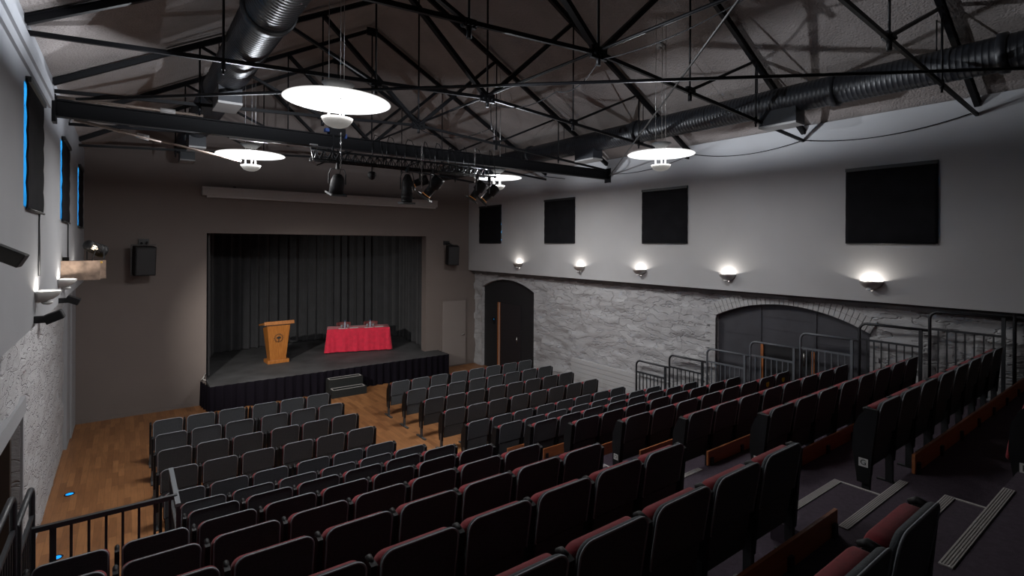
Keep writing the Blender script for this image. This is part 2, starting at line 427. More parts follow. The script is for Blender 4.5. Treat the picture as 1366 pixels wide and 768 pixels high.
# taupe door in the stage wall
mb = MB(); mb.box(8.22, 9.18, D - .03, D + .0, 0, 2.2)
fr = mb.build('door_3', taupe); fr['kind'] = 'structure'
lf = MB().box(8.27, 9.13, D - .06, D - .02, .04, 2.15).build('door_leaf', door_taupe, fr, bevel=.004)
MB().lathe([(0, 0), (.028, 0), (.028, .012), (.01, .012)], 14, Matrix.Translation((9.05, D - .06, 1.03)) @ Matrix.Rotation(PI / 2, 4, 'X')).tube([(9.05, D - .07, 1.03), (9.05, D - .11, 1.03), (8.94, D - .11, 1.03)], .011).build('door_handle', galv, lf)
# left doorway
mb = MB(); x = XLS - .10
mb.box(x - .12, x + .03, 7.93, 8.02, 0, 2.02).box(x - .12, x + .03, 6.66, 6.75, 0, 2.02).box(x - .12, x + .03, 6.75, 7.93, 1.93, 2.02)
fr = mb.build('door_4', dark_brown); fr['kind'] = 'structure'
lf = MB().box(x - .10, x - .06, 6.76, 7.92, 0, 1.92).build('door_leaf', dark_brown, fr)
MB().box(x - .06, x - .015, 6.95, 7.02, .95, 1.25).build('door_handle', black_pl, lf)
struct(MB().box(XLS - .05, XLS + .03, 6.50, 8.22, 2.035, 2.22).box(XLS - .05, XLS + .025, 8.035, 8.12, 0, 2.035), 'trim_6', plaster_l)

# ------------------------------------------------------------ windows and blinds
def win(n, xo, y0, y1, z0, z1):
    mb = MB(); t = .05
    mb.box(xo - .03, xo + .03, y0, y1, z0, z0 + t).box(xo - .03, xo + .03, y0, y1, z1 - t, z1)
    mb.box(xo - .03, xo + .03, y0, y0 + t, z0, z1).box(xo - .03, xo + .03, y1 - t, y1, z0, z1).box(xo - .02, xo + .02, (y0 + y1) / 2 - .02, (y0 + y1) / 2 + .02, z0, z1)
    f = mb.build('window_%d' % n, white_paint); f['kind'] = 'structure'
    p = MB().box(xo - .004, xo + .004, y0 + t, y1 - t, z0 + t, z1 - t).build('pane', pane_m, f)
    return f
pane_m = bpy.data.materials.new('daylight_pane'); pane_m.use_nodes = True
nt = pane_m.node_tree; nt.nodes.clear()
o_ = nt.nodes.new('ShaderNodeOutputMaterial'); t_ = nt.nodes.new('ShaderNodeBsdfTransparent'); t_.inputs[0].default_value = (.9, .95, 1, 1)
nt.links.new(t_.outputs[0], o_.inputs[0])
i = 0
for a, b in WL: i += 1; win(i, -1.22, a, b, 4.33, 5.46)
for a, b in WR: i += 1; win(i, 9.82, a, b, 4.09, 5.20)
def wavy_blind(x, y0, y1, z0, z1, folds, sgn, wav, lab):
    ny, nz = 24, 30; vs = []; fs = []
    for j in range(ny + 1):
        for k in range(nz + 1):
            v = k / nz; z = z0 + (z1 - z0) * v
            y = y0 + (y1 - y0) * j / ny
            e = wav * (noise.noise(Vector((x * 7, y0 * 3, z * 3.2))) - .15) * max(0, 1 - j / 5)
            fold = .006 * abs(math.sin(PI * v * folds)) + .003 * noise.noise(Vector((y * 3, z * 4, 1)))
            vs.append((x + sgn * fold, y + e, z))
    for j in range(ny):
        for k in range(nz): a = j * (nz + 1) + k; fs.append((a, a + nz + 1, a + nz + 2, a + 1))
    th = thing('window_blind', lab, 'blind', (0, 0, 0), 0, 'black blinds over the high windows')
    o = MB().add(vs, fs, True).build('blind_cloth', blind_m, th)
    s = o.modifiers.new('s', 'SOLIDIFY'); s.thickness = .012; s.offset = 0
    MB().box(min(x - .01, x + sgn * .03), max(x + .01, x + sgn * .03), y0, y1, z1 - .03, z1 + .02).build('head_rail', black_metal, th)
    MB().tube([(x + sgn * .015, y0 + .02, z0), (x + sgn * .015, y1 - .02, z0)], .012, 6).build('bottom_bar', black_metal, th)
    return th
for (a, b), nm, off, wv in zip(WL, ('left wall, nearest the viewer', 'middle one of the left wall', 'left wall, furthest, by the stage wall'), (.07, .105, .08), (.05, .04, .05)):
    wavy_blind(XL + .012, a + off, b + .03, 4.31, 5.50, 5, 1, wv, 'black cloth blind with daylight at its edge, ' + nm)
for (a, b), nm in zip(WR, ('the big one nearest the viewer', 'second from the viewer', 'third from the viewer', 'partly hidden one by the stage wall')):
    wavy_blind(XR - .015, a - .02, b + .03, 4.05, 5.22, 3 if a < 3 else 5, -1, 0.0, 'black cloth blind on the right wall, ' + nm)
# cords beside the left blinds
for y, z0, lab in ((7.35, 3.65, 'thin dark conduit below the near left blind'), (10.75, 3.7, 'thin dark conduit below the middle left blind')):
    tag(MB().tube([(XL + .012, y, z0), (XL + .012, y, 4.33)], .009, 6).build('wall_conduit', black_metal), lab, 'conduit', 'conduits on the left wall')

# ------------------------------------------------------------ roof trusses
TY = [4.15 + 2.254 * k for k in range(-2, 5)]
ZM, ZR_, Z2, Z1, ZB, ZE = 6.177, 8.657, 7.74, 6.83, 6.07, 5.90
ZER = 5.80
XS = [XL, .844, 2.572, 4.293, 6.028, 7.709, XR]
def truss(y, lab):
    t = thing('roof_truss', lab, 'roof truss', (0, y, 0), 0, 'black steel roof trusses')
    top = [(XL, 6.00), (XS[1], Z1), (XS[2], Z2), (XS[3], ZR_), (XS[4], Z2), (XS[5], Z1), (XR, 5.93)]
    bot = [(XL, ZE), (XS[1], 5.955), (XS[2], ZB), (XS[3], ZM), (XS[4], ZB), (XS[5], 5.94), (XR, ZER)]
    P = lambda p, dy=0: (p[0], dy, p[1])
    for s in (0, 3):
        MB().bar(P(top[s]), P(top[s + 3]), .058, .06).bar(P((top[s][0], top[s][1] + .04)), P((top[s + 3][0], top[s + 3][1] + .04)), .09, .012).build('rafter', black_steel, t)
        MB().bar(P(bot[s]), P(bot[s + 3]), .034, .045).build('tie_bar', black_steel, t)
    for i, j, wd in ((1, 2, .045), (2, 3, .075), (4, 3, .075), (5, 4, .045)):
        MB().bar(P(top[i]), P(bot[j]), wd, wd * .8).build('diagonal_strut', black_steel, t)
    for i in (1, 2, 3, 4, 5):
        MB().tube([P((top[i][0], top[i][1])), P((bot[i][0], bot[i][1] - .12))], .013 if i != 3 else .016, 6).build('hanger_rod', black_steel, t)
    for i, s in ((3, .95), (2, .55), (4, .55)):
        mb = MB(); x, z = bot[i]
        mb.box(x - .13 * s, x + .13 * s, -.02, .02, z - .07 * s, z + .08 * s)
        for k in (-1, 0, 1): mb.tube([(x + k * .08 * s, -.05, z - .02 * s), (x + k * .08 * s, .05, z - .02 * s)], .022, 8)
        mb.tube([(x, 0, z - .14), (x, 0, z)], .026, 8)
        mb.build('gusset_plate', black_steel, t)
    for i in (1, 5):
        x, z = bot[i]; MB().tube([(x, 0, z - .07), (x, 0, z + .03)], .022, 8).build('rod_nut', black_steel, t)
    x, z = top[3]; MB().box(x - .12, x + .12, -.02, .02, z - .12, z + .05).build('ridge_plate', black_steel, t)
    return t
TN = ['behind the viewer', 'nearest in view, at the right edge of the picture', 'second in view, over the front seat rows', 'third in view, just before the rig beam', 'directly above the lighting rig beam', 'behind the lighting rig', 'last one, closest to the stage wall']
for k, y in enumerate(TY):
    if k == 0: continue
    truss(y, 'black roof truss with hanger rods, ' + TN[k])
# longitudinal runner and braces
tag(MB().tube([(4.29, y, ZM + .03) for y in (TY[0], TY[2], TY[4], D)], .019, 6).build('runner_rod', black_steel), 'long black rod linking the middle joints of all roof trusses', 'brace rod')
tag(MB().tube([(XL + .03, 8.95, 5.86), (XR - .03, -.05, 5.965)], .020, 6).build('wind_brace', black_steel), 'long thin black rod crossing the hall at a slant below the ceiling', 'brace rod')
MBx = MB().tube([(3.75, 1.92, 6.10), (9.20, 8.50, 5.66)], .013, 6)
tag(MBx.build('sloping_brace', mat('grey_brace_paint', (.05, .048, .046), .5)), 'grey steel brace rod slanting down to the right end of the rig beam', 'brace rod')
t = thing('tie_rods', 'pair of brown tie rods with a turnbuckle below the left rig beam end', 'tie rod', (0, 0, 0))
MB().tube([(-.55, 8.9, 5.62), (1.45, 9.1, 5.30)], .018, 6).tube([(-.55, 8.86, 5.60), (.4, 8.96, 5.45)], .014, 6).build('rod', tie_brown, t)
MB().tube([(.12, 8.97, 5.512), (.26, 8.985, 5.489)], .036, 8).build('turnbuckle', screen_m, t)
t = thing('tie_bars', 'brown tie bars with a turnbuckle just above the left rig beam end', 'tie rod', (0, 0, 0))
MB().tube([(-.72, 8.78, 5.86), (.9, 8.78, 5.86)], .02, 6).tube([(-.72, 8.72, 5.80), (.0, 8.78, 5.84)], .015, 6).build('rod', tie_brown, t)
MB().tube([(.38, 8.78, 5.86), (.56, 8.78, 5.86)], .038, 8).build('turnbuckle', screen_m, t)

# ------------------------------------------------------------ rig beam, lattice and lanterns
mb = MB(); yb = 8.62
mb.box(XL - .0, XR, yb - .005, yb + .005, 5.58, 5.78).box(XL, XR, yb - .06, yb + .06, 5.575, 5.59).box(XL, XR, yb - .06, yb + .06, 5.77, 5.785)
t = thing('rig_beam', 'long black steel beam spanning the hall from wall to wall', 'beam')
mb.build('beam', mat('rig_beam_paint', (.005, .005, .006), .6, spec=.15), t)
MB().box(XL, XL + .04, yb - .09, yb + .09, 5.5, 5.84).build('end_plate', black_steel, t)
MB().box(XR - .03, XR, yb - .09, yb + .09, 5.5, 5.84).build('end_plate', black_steel, t)
t = thing('lighting_lattice', 'black lattice girder slung beneath the long rig beam', 'lighting truss')
L0, L1, zl, zu, ya, yc = 2.35, 5.70, 5.34, 5.50, 8.42, 8.58
mb = MB()
for y, z in ((ya, zl), (yc, zl), ((ya + yc) / 2, zu)): mb.tube([(L0, y, z), (L1 + (.12 if y == ya else 0), y, z)], .019, 8)
mb.build('chord_tubes', black_steel, t)
mb = MB(); n = 26
for i in range(n):
    xa = L0 + (L1 - L0) * i / n; xb = L0 + (L1 - L0) * (i + 1) / n; xm = (xa + xb) / 2; ym = (ya + yc) / 2
    for y in (ya, yc): mb.bar((xa, y, zl), (xm, ym, zu), .011); mb.bar((xm, ym, zu), (xb, y, zl), .011)
    mb.bar((xa, ya, zl), (xb, yc, zl), .010)
mb.build('lacing', black_steel, t)
MB().tube([(L1 + .12, ya, zl), (L1 + .15, ya, zl)], .03, 10).build('end_cap', black_steel, t)
# bright tube standing in for the highlight on the beam's lower flange
tag(MB().tube([(1.2, 8.5, 5.53), (2.6, 8.5, 5.53)], .014, 8).build('flange_highlight', galv), 'bright tube standing in for the beam flange highlight left of the lattice', 'highlight')
# hanging chains and clamps
def chain(x, y, z0, z1, lab):
    mb = MB(); n = int((z1 - z0) / .035)
    for i in range(n):
        z = z0 + (z1 - z0) * (i + .5) / n; pts = []
        for k in range(9):
            a = 2 * PI * k / 8; dx, dz = .010 * math.cos(a), .022 * math.sin(a)
            pts.append((x + (dx if i % 2 else 0), y + (0 if i % 2 else dx), z + dz))
        mb.tube(pts, .0042, 4, caps=False)
    tag(mb.build('rig_chain', galv), lab, 'chain', 'chains holding the lighting lattice')
chain(2.78, 8.38, 5.22, 5.80, 'bare steel chain above the round lantern hung furthest left')
chain(4.22, 8.38, 5.00, 5.80, 'bare steel chain beside the upright tubular lantern')
chain(5.34, 8.38, 5.18, 5.84, 'bare steel chain above the pair of lanterns at the right end of the rig')
t = thing('beam_clamp', 'black beam clamp with blue tips above the round lantern', 'clamp', (2.75, 8.6, 5.8))
MB().box(-.10, .16, -.07, .07, -.02, .10).box(-.06, -.03, -.075, -.06, -.40, 0).build('clamp_body', black_steel, t)
MB().box(-.16, -.10, -.05, .05, .03, .08).build('blue_tip', blue_tape, t)
MB().box(.16, .19, -.05, .05, -.05, .02).build('blue_tip', blue_tape, t)
t = thing('beam_hanger', 'bright steel hook hanging at the left end of the lattice', 'hook', (2.38, 8.46, 5.45))
MB().tube([(-.05, 0, .12), (-.03, 0, -.02), (0, 0, -.16)], .008, 6).tube([(.05, 0, .12), (.03, 0, -.02), (0, 0, -.16)], .008, 6).bar((-.06, 0, .12), (.06, 0, .12), .02).build('hook', galv, t)

def lantern(name, lab, loc, pitch, yawd, L, r, kind, hang=.22):
    t = thing(name, lab, 'stage light', loc, 0, 'stage lights hung from the rig')
    M = Matrix.Rotation(math.radians(yawd), 4, 'Z') @ Matrix.Rotation(math.radians(pitch), 4, 'X')   # axis = local -Z points out (down at pitch 0)
    mb = MB()
    if kind == 'par':
        mb.lathe([(.02, L * .55), (r * .5, L * .52), (r * .8, L * .40), (r, L * .22), (r, -L * .45), (r * .96, -L * .45), (r * .96, -L * .2), (0, -L * .2)], 24, M)
        for k in range(5): mb.lathe([(r, L * .15 - k * L * .13), (r * 1.05, L * .14 - k * L * .13), (r, L * .12 - k * L * .13)], 24, M)
    elif kind == 'dome':
        mb.lathe([(.0, L * .5), (r * .45, L * .47), (r * .8, L * .33), (r, L * .1), (r * 1.02, -L * .45), (r * .9, -L * .45), (0, -L * .3)], 24, M)
    elif kind == 'profile':
        mb.lathe([(.0, L * .5), (r * .9, L * .5), (r, L * .42), (r, L * .05), (r * .7, 0), (r * .7, -L * .42), (r * .82, -L * .43), (r * .82, -L * .5), (r * .6, -L * .5), (r * .5, -L * .4), (0, -L * .4)], 24, M)
    mb.build('lantern_body', black_pl, t)
    fr = MB(); s = r * 1.12; z = -L * .47
    for a, b in (((-s, -s), (s, -s)), ((s, -s), (s, s)), ((s, s), (-s, s)), ((-s, s), (-s, -s))):
        fr.bar(M @ Vector((a[0], a[1], z)), M @ Vector((b[0], b[1], z)), .022, .03)
    fr.build('colour_frame', black_metal, t)
    MB().lathe([(0, -L * .36), (r * .8, -L * .36), (r * .8, -L * .37), (0, -L * .375)], 20, M).build('lens', lens_or if kind != 'dome' else black_pl, t)
    y = MB(); yr = r + .03
    pa = [Vector((-yr, 0, 0)), Vector((-yr, 0, hang * .7)), Vector((-yr * .8, 0, hang)), Vector((yr * .8, 0, hang)), Vector((yr, 0, hang * .7)), Vector((yr, 0, 0))]
    Rz = Matrix.Rotation(math.radians(yawd), 4, 'Z')
    for a, b in zip(pa, pa[1:]): y.bar(Rz @ a, Rz @ b, .022, .008)
    y.build('yoke', black_metal, t)
    MB().box(-.02, .02, -.03, .03, hang, hang + .10).build('hook_clamp', black_metal, t)
    MB().tube([M @ Vector((0, r * .2, L * .45)), Vector((.05, .05, hang * .7)), Vector((.09, .08, hang + .05)), Vector((.02, .1, hang + .12))], .006, 6).build('power_cable', black_pl, t)
    return t
lantern('dome_lantern', 'round-backed black stage lantern hung furthest left on the rig', (2.74, 8.42, 4.97), 18, 8, .34, .11, 'dome', .24)
lantern('tube_lantern', 'upright black tubular lantern hung beside the screen end', (3.96, 8.42, 4.96), 4, 0, .50, .095, 'par', .30)
lantern('profile_lantern', 'tilted black lantern with amber lens right of the upright tubular one', (4.45, 8.42, 5.03), 38, 50, .46, .11, 'profile', .24)
lantern('upper_lantern', 'dark lantern tucked up behind the tilted amber one', (4.28, 8.56, 5.14), 70, 60, .30, .09, 'profile', .14)
lantern('par_lantern', 'tilted black lantern, left of the pair at the right end of the rig', (5.42, 8.42, 5.03), 34, 50, .42, .10, 'profile', .22)
lantern('rear_par_lantern', 'tilted black lantern with amber glow, right of the end pair', (5.70, 8.42, 4.99), 44, 56, .42, .10, 'profile', .24)
t = thing('dome_camera', 'small black dome camera hanging under the lattice', 'camera', (3.35, 8.5, 5.17))
MB().lathe([(0, .07), (.05, .06), (.07, .03), (.07, 0), (.065, -.02)], 18).tube([(0, 0, .06), (0, 0, .19)], .012, 6).build('housing', black_pl, t)
MB().lathe([(.062, -.01), (.055, -.045), (.03, -.07), (0, -.078)], 18).build('dome', black_pl, t)
# cable loops on the beam
mb = MB()
for i in range(9):
    x = 3.45 + i * .3 + random.uniform(-.05, .05); w_ = random.uniform(.04, .1)
    mb.tube([(x - w_, 8.54, 5.35), (x - w_ * 1.1, 8.5, 5.74), (x - w_ * .4, 8.54, 5.87), (x + w_ * .6, 8.58, 5.86), (x + w_, 8.52, 5.70), (x + w_ * 1.2, 8.46, 5.36)], .007, 5)
tag(mb.build('cable_loops', black_pl), 'black cables looped over the rig beam above the lanterns', 'cable', kind='stuff')
def drape_cable(pts, sag, lab, r=.007, n=14):
    out = []
    for a, b in zip(pts, pts[1:]):
        a = Vector(a); b = Vector(b)
        for i in range(n):
            t_ = i / n; p = a.lerp(b, t_); p.z -= sag * 4 * t_ * (1 - t_); out.append(p)
    out.append(Vector(pts[-1]))
    tag(MB().tube(out, r, 5).build('hanging_cable', black_pl), lab, 'cable', 'thin cables hanging under the roof')
drape_cable([(9.2, 8.7, 5.72), (9.22, 6.3, 5.86), (9.22, 4.15, 5.80), (9.22, 1.95, 5.82)], .13, 'thin cable swagged between truss ends along the right wall')
drape_cable([(4.35, 4.15, 6.12), (4.35, 1.9, 6.3)], .12, 'thin cable drooping from the middle joint of the second truss towards the viewer')
drape_cable([(4.35, 6.4, 6.1), (4.6, 5.2, 6.05), (4.35, 4.2, 6.12)], .13, 'thin cable drooping between the middle joints of the second and third trusses')
drape_cable([(4.35, 8.66, 6.1), (5.0, 7.3, 6.0), (4.35, 6.4, 6.1)], .16, 'thin cable drooping from the third truss middle to the truss above the rig')
tag(MB().tube([(7.6 + .33 * math.cos(a), 8.7 + .12 * math.sin(a), 5.50 + .02 * math.sin(a)) for a in [2 * PI * k / 24 for k in range(25)]], .008, 5, caps=False).build('cable_coil', black_pl), 'coil of thin black cable below the right part of the rig beam', 'cable')
tag(MB().lathe([(0, .02), (.03, 0), (.03, -.02), (0, -.03)], 10, Matrix.Translation((2.95, 8.6, 6.0))).build('orange_marker', orange_led), 'tiny orange marker light on a truss rod above the rig', 'marker light')
t = thing('smoke_detector', 'small round pale detector on the dark ceiling slope', 'detector', (7.05, 5.4, ceilz(7.05)))
Mx = Matrix.Rotation(math.atan(.545), 4, 'Y')
MB().lathe([(0, 0), (.075, 0), (.075, -.03), (.05, -.05), (0, -.055)], 20, Mx).build('detector_body', sprinkle, t)
MB().lathe([(.0, -.05), (.03, -.052), (.025, -.075), (0, -.08)], 14, Mx).build('sensor', sprinkle, t)

# ------------------------------------------------------------ ducts
def duct(x, z, r, y0, y1, flanges, boxes, lab):
    t = thing('air_duct', lab, 'air duct', (x, 0, z), 0)
    ys = []; rs = []; y = y0
    while y < y1:
        ys += [y, y + .008, y + .012, y + .05]; rs += [r, r + .004, r + .001, r]; y += .058
    mb = MB().tube([(0, a, 0) for a in ys], r, 28, rad=rs); mb.build('spiral_tube', duct_m, t)
    for f in flanges: MB().tube([(0, f, 0), (0, f + .012, 0), (0, f + .09, 0), (0, f + .1, 0)], r, 28, rad=[r, r + .03, r + .03, r]).build('joint_band', duct_m, t)
    for b in boxes:
        bb = MB().box(-.14, .14, b, b + .55, -r - .16, -r + .08).build('outlet_box', duct_m, t)
        MB().box(-.145, .145, b - .005, b + .555, -r - .19, -r - .16).build('grille', duct_end, bb)
    for y in [v for v in TY if y0 < v < y1]:
        MB().tube([(0, y + .12, r), (0, y + .12, ceilz(x) - z + .02)], .008, 6).build('hanger', black_steel, t)
    return t
duct(1.10, 6.25, .225, YB, 14.2, [.6, 2.4, 5.35, 8.6], [7.7, 11.6, 13.55], 'black spiral air duct running along the left roof slope')
duct(7.98, 6.20, .20, YB, 14.2, [1.35, 3.1, 6.6, 9.9], [3.62, 7.72, 11.4], 'black spiral air duct running along the right roof slope')

# ------------------------------------------------------------ pendants
def pendant(x, y, z, lab, down, bulb, R=.505, tilt=0.0):
    Q = Matrix.Rotation(math.radians(tilt), 4, Vector((math.sin(YAW), math.cos(YAW), 0)))
    t = thing('pendant_lamp', lab, 'pendant lamp', (x, y, z), 0, 'disc pendant lamps')
    MB().lathe([(0, .030), (R * .6, .022), (R - .01, .0), (R, -.008), (R - .015, -.010), (R * .6, .004), (0, .010)], 64, Q).build('reflector_disc', gl_disc, t)
    MB().lathe([(0, -.262), (.06, -.258), (.105, -.238), (.135, -.205), (.150, -.170), (.145, -.170), (.13, -.202), (.10, -.23), (.05, -.25), (0, -.253)], 36, Q).build('bowl', gl_bowl, t)
    MB().lathe([(.0, .10), (.08, .115), (.15, .165), (.155, .165), (.085, .105), (.0, .09)], 32, Q).build('upper_dish', mat('dull_enamel', (.16, .16, .16), .5), t)
    for k in range(3):
        a = 2 * PI * k / 3 + .5; c, s = math.cos(a), math.sin(a)
        MB().tube([Q @ Vector((.085 * c, .085 * s, -.225)), Q @ Vector((.085 * c, .085 * s, .01))], .009, 8).build('spacer_rod', lamp_white, t)
        MB().tube([(.085 * c, .085 * s, .02), (.085 * c, .085 * s, ceilz(x) - z - .02)], .0035, 5).build('suspension_wire', galv, t)
    MB().lathe([(0, -.215), (.03, -.22), (.04, -.23), (.03, -.242), (0, -.245)], 14).build('bulb', bulb_m, t)
    lightobj('bulb_light', 'POINT', (0, 0, -.190), PENDANT_BULB * bulb, (.88, .93, 1), .018, parent=t)
    lightobj('disc_glow', 'AREA', (0, 0, -.014), PENDANT_DOWN * down, (1, .985, .97), R * 1.9, parent=t).rotation_euler = Q.to_euler()
    return t
pendant(1.66, 5.10, 5.40, 'glowing white disc pendant lamp nearest the viewer, largest of the four', 68, 700, tilt=1.5)
pendant(1.60, 9.15, 5.42, 'glowing white disc pendant lamp at the left, beyond the rig beam', 170, 260)
pendant(6.60, 5.05, 5.41, 'glowing white disc pendant lamp at the right by the right wall', 62, 230)
pendant(6.30, 8.98, 5.42, 'glowing white disc pendant lamp behind the right end of the lattice', 170, 220)

# ------------------------------------------------------------ wall sconces
def sconce(x, y, z, sgn, m, power, lab, grp):   # sgn: direction into the room
    t = thing('wall_sconce', lab, 'wall light', (x, y, z), 0, grp)
    vs = []; fs = []; n = 18; rows = [(1, 0), (.99, -.02), (.90, -.05), (.70, -.085), (.42, -.11), (.12, -.122)]
    for r, zz in rows:
        for k in range(n + 1):
            a = PI * k / n; vs.append((sgn * .20 * r * math.sin(a), .15 * r * math.cos(a), zz))
    for i in range(len(rows) - 1):
        for k in range(n): p = i * (n + 1) + k; fs.append((p, p + 1, p + n + 2, p + n + 1))
    o = MB().add(vs, fs, True).build('shade', m, t); s = o.modifiers.new('s', 'SOLIDIFY'); s.thickness = .006
    MB().lathe([(0, -.148), (.035, -.14), (.05, -.125), (.045, -.115), (0, -.11)], 16, Matrix.Translation((sgn * .085, 0, 0))).build('finial', lamp_white if m is sconce_m else sconce_l, t)
    MB().box(min(0, sgn * .015), max(0, sgn * .015), -.06, .06, -.10, -.01).build('wall_plate', m, t)
    MB().tube([(sgn * .09, -.05, -.062), (sgn * .09, .05, -.062)], .010, 8).build('lamp_tube', bulb_m, t)
    lightobj('sconce_light', 'POINT', (sgn * .095, 0, -.04), power, (1, .93, .84), .02, parent=t)
for y, lab in zip((12.1, 9.54, 7.62, 5.51, 3.13), ('furthest away, above the arched doorway', 'second from the stage end', 'third from the stage end, middle of the row', 'fourth from the stage end', 'nearest the viewer, below the biggest blind')):
    sconce(XR, y, 3.47, -1, sconce_m, SCONCE_BULB, 'metal bowl uplighter on the right wall, ' + lab, 'bowl uplighters on the right wall')
for y, lab in zip((3.3, 7.25, 9.45, 11.9), ('nearest, at the left picture edge', 'second from the viewer above the small black loudspeaker', 'third from the viewer below the timber shelf', 'furthest from the viewer, next to the stage wall')):
    sconce(XL, y, 3.50, 1, sconce_l, LEFT_SCONCE_BULB, 'pale bowl uplighter on the left wall, ' + lab, 'bowl uplighters on the left wall')

# small black loudspeakers on the left wall
def wallspk(y, z, L, lab, pit=0):
    t = thing('wall_loudspeaker', lab, 'loudspeaker', (XL, y, z), 0, 'small black boxes on the left wall')
    MB().box(0, .10, -.03, .03, -.035, .035).build('arm', black_metal, t)
    M = Matrix.Translation((.13, 0, .01)) @ Matrix.Rotation(math.radians(pit), 4, 'Y')
    MB().box(-.05, .10, -.09, .09, -.045, .045, M).build('cabinet', black_pl, t, bevel=.006)
    MB().box(.10, .104, -.075, .075, -.037, .037, M).build('front_grille', black_metal, t)
wallspk(7.1, 3.22, .2, 'small black box loudspeaker under the second pale uplighter', -24)
wallspk(9.5, 3.20, .2, 'small black box loudspeaker under the third pale uplighter, smallest in view', 24)
t = thing('wall_projector_box', 'black angular box on an arm at the left picture edge', 'loudspeaker', (XL, 4.25, 3.94))
MB().box(0, .12, -.05, .05, -.035, .035).build('arm', black_metal, t)
MB().box(-.06, .09, -.09, .09, -.042, .042, Matrix.Translation((.17, 0, -.01)) @ Matrix.Rotation(math.radians(28), 4, 'Y')).build('cabinet', black_pl, t, bevel=.006)
# timber shelf with lantern
t = thing('timber_shelf', 'rough timber box shelf sticking out from the left wall', 'shelf', (XL, 9.9, 3.46))
MB().box(0, .44, -.14, -.11, 0, .28).build('side_board', pine, t)
MB().box(0, .50, .20, .23, 0, .275).build('side_board', pine, t)
MB().box(0, .46, -.11, .20, .24, .262).build('shelf_board', mat('yellow_ply', (.5, .30, .06), .7), t)
MB().box(.0, .025, -.11, .20, 0, .24).build('end_board', pine, t)
t = thing('spot_lantern', 'lit perforated black stage lantern standing on the timber shelf', 'stage light', (-.36, 9.95, 3.92), 0)
aim = Vector((5.2, 16.2, .6)) - Vector((-.36, 9.95, 3.92)); q = aim.to_track_quat('-Z', 'Y').to_matrix().to_4x4()
mb = MB()
# vented housing: rings of slats with gaps so that the lamp inside shows
for k in range(18):
    a0 = 2 * PI * k / 18; a1_ = a0 + 2 * PI / 18 * .72
    for z0, z1 in ((.13, .10), (.085, .06), (.045, .02), (.005, -.02)):
        r0 = .078 if z0 > .1 else .085
        mb.add([q @ Vector((r0 * math.cos(a), r0 * math.sin(a), z)) for z in (z0, z1) for a in (a0, (a0 + a1_) / 2, a1_)], [(0, 1, 4, 3), (1, 2, 5, 4)])
mb.lathe([(0, .17), (.05, .165), (.072, .15), (.078, .13)], 24, q)
mb.lathe([(.086, -.02), (.086, -.07), (.095, -.07), (.095, -.13), (.09, -.13)], 24, q)
for z in (.10, .06, .02): mb.lathe([(.086, z), (.088, z - .004), (.086, z - .012)], 24, q)
mb.build('vented_housing', black_pl, t)
MB().lathe([(0, .06), (.03, .05), (.035, .02), (.02, -.02), (0, -.03)], 14, q).build('glowing_lamp', mat('warm_lamp', (1, .8, .6), .5, emit=5, ecol=(1, .82, .62)), t)
MB().bar((-.10, .02, 0), (-.10, .02, -.17), .02, .006).bar((.10, -.02, 0), (.10, -.02, -.17), .02, .006).bar((-.10, .02, -.17), (.10, -.02, -.17), .03, .008).build('yoke', black_metal, t)
MB().tube([(.0, -.08, -.03), (-.04, -.12, -.2), (-.14, -.13, -.26), (-.26, -.1, -.2)], .006, 6).build('power_cable', black_pl, t)
MB().box(-.37, -.30, -.05, .02, -.2, -.13).build('plug', black_pl, t)
lo = lightobj('lantern_beam', 'SPOT', tuple(aim.normalized() * .15), STAGE_LANTERN, (1, .95, .88), .04, parent=t, spot_size=math.radians(58), spot_blend=1.0)
lo.rotation_euler = aim.to_track_quat('-Z', 'Y').to_euler()

# ------------------------------------------------------------ main loudspeakers on stage wall
def mainspk(x, z, lab, mir, s=1.0):
    t = thing('loudspeaker', lab, 'loudspeaker', (x, D, z), 0)
    M = Matrix.Translation((0, -.42, 0)) @ Matrix.Rotation(math.radians(12 * mir), 4, 'Z') @ Matrix.Rotation(math.radians(6), 4, 'X')
    cab = MB().box(-.20 * s, .20 * s, -.14, .14, -.33 * s, .33 * s, M).build('cabinet', black_pl, t, bevel=.012)
    MB().box(-.175 * s, .175 * s, -.155, -.14, -.30 * s, .30 * s, M).build('front_grille', black_metal, t)
    MB().bar((-.24 * s * mir, -.38, .36 * s), (-.24 * s * mir, -.38, -.34 * s), .02, .02).bar((-.24 * s, -.38, .36 * s), (.22 * s, -.38, .36 * s), .02, .02).bar((-.24 * s * mir, -.38, -.33 * s), (-.15 * s * mir, -.38, -.33 * s), .02).build('bracket_frame', black_metal, t)
    MB().box(-.10, .10, -.06, 0, .36 * s, .50 * s).bar((-.05, 0, .42 * s), (-.02, -.4, .34 * s), .03).bar((.07, 0, .44 * s), (.04, -.4, .34 * s), .03).build('wall_bracket', black_metal, t)
mainspk(.34, 3.60, 'black loudspeaker on bracket, left part of the stage wall', 1, 1)
mainspk(8.40, 3.66, 'black loudspeaker on bracket, right of the stage opening', -1, .92)

# projection screen case
t = thing('screen_case', 'long pale projection screen case above the stage opening', 'projection screen', (0, D, 5.16))
MB().box(1.50, 7.98, -.20, -.02, .03, .24).build('case', screen_m, t, bevel=.012)
MB().box(1.50, 7.98, -.215, -.20, .20, .24).build('top_lip', screen_m, t)
MB().box(1.60, 7.92, -.19, -.05, -.02, .03).build('bottom_bar', screen_m, t)
for x in (2.2, 7.2): MB().box(x, x + .06, -.02, 0, .05, .3).build('bracket', black_metal, t)

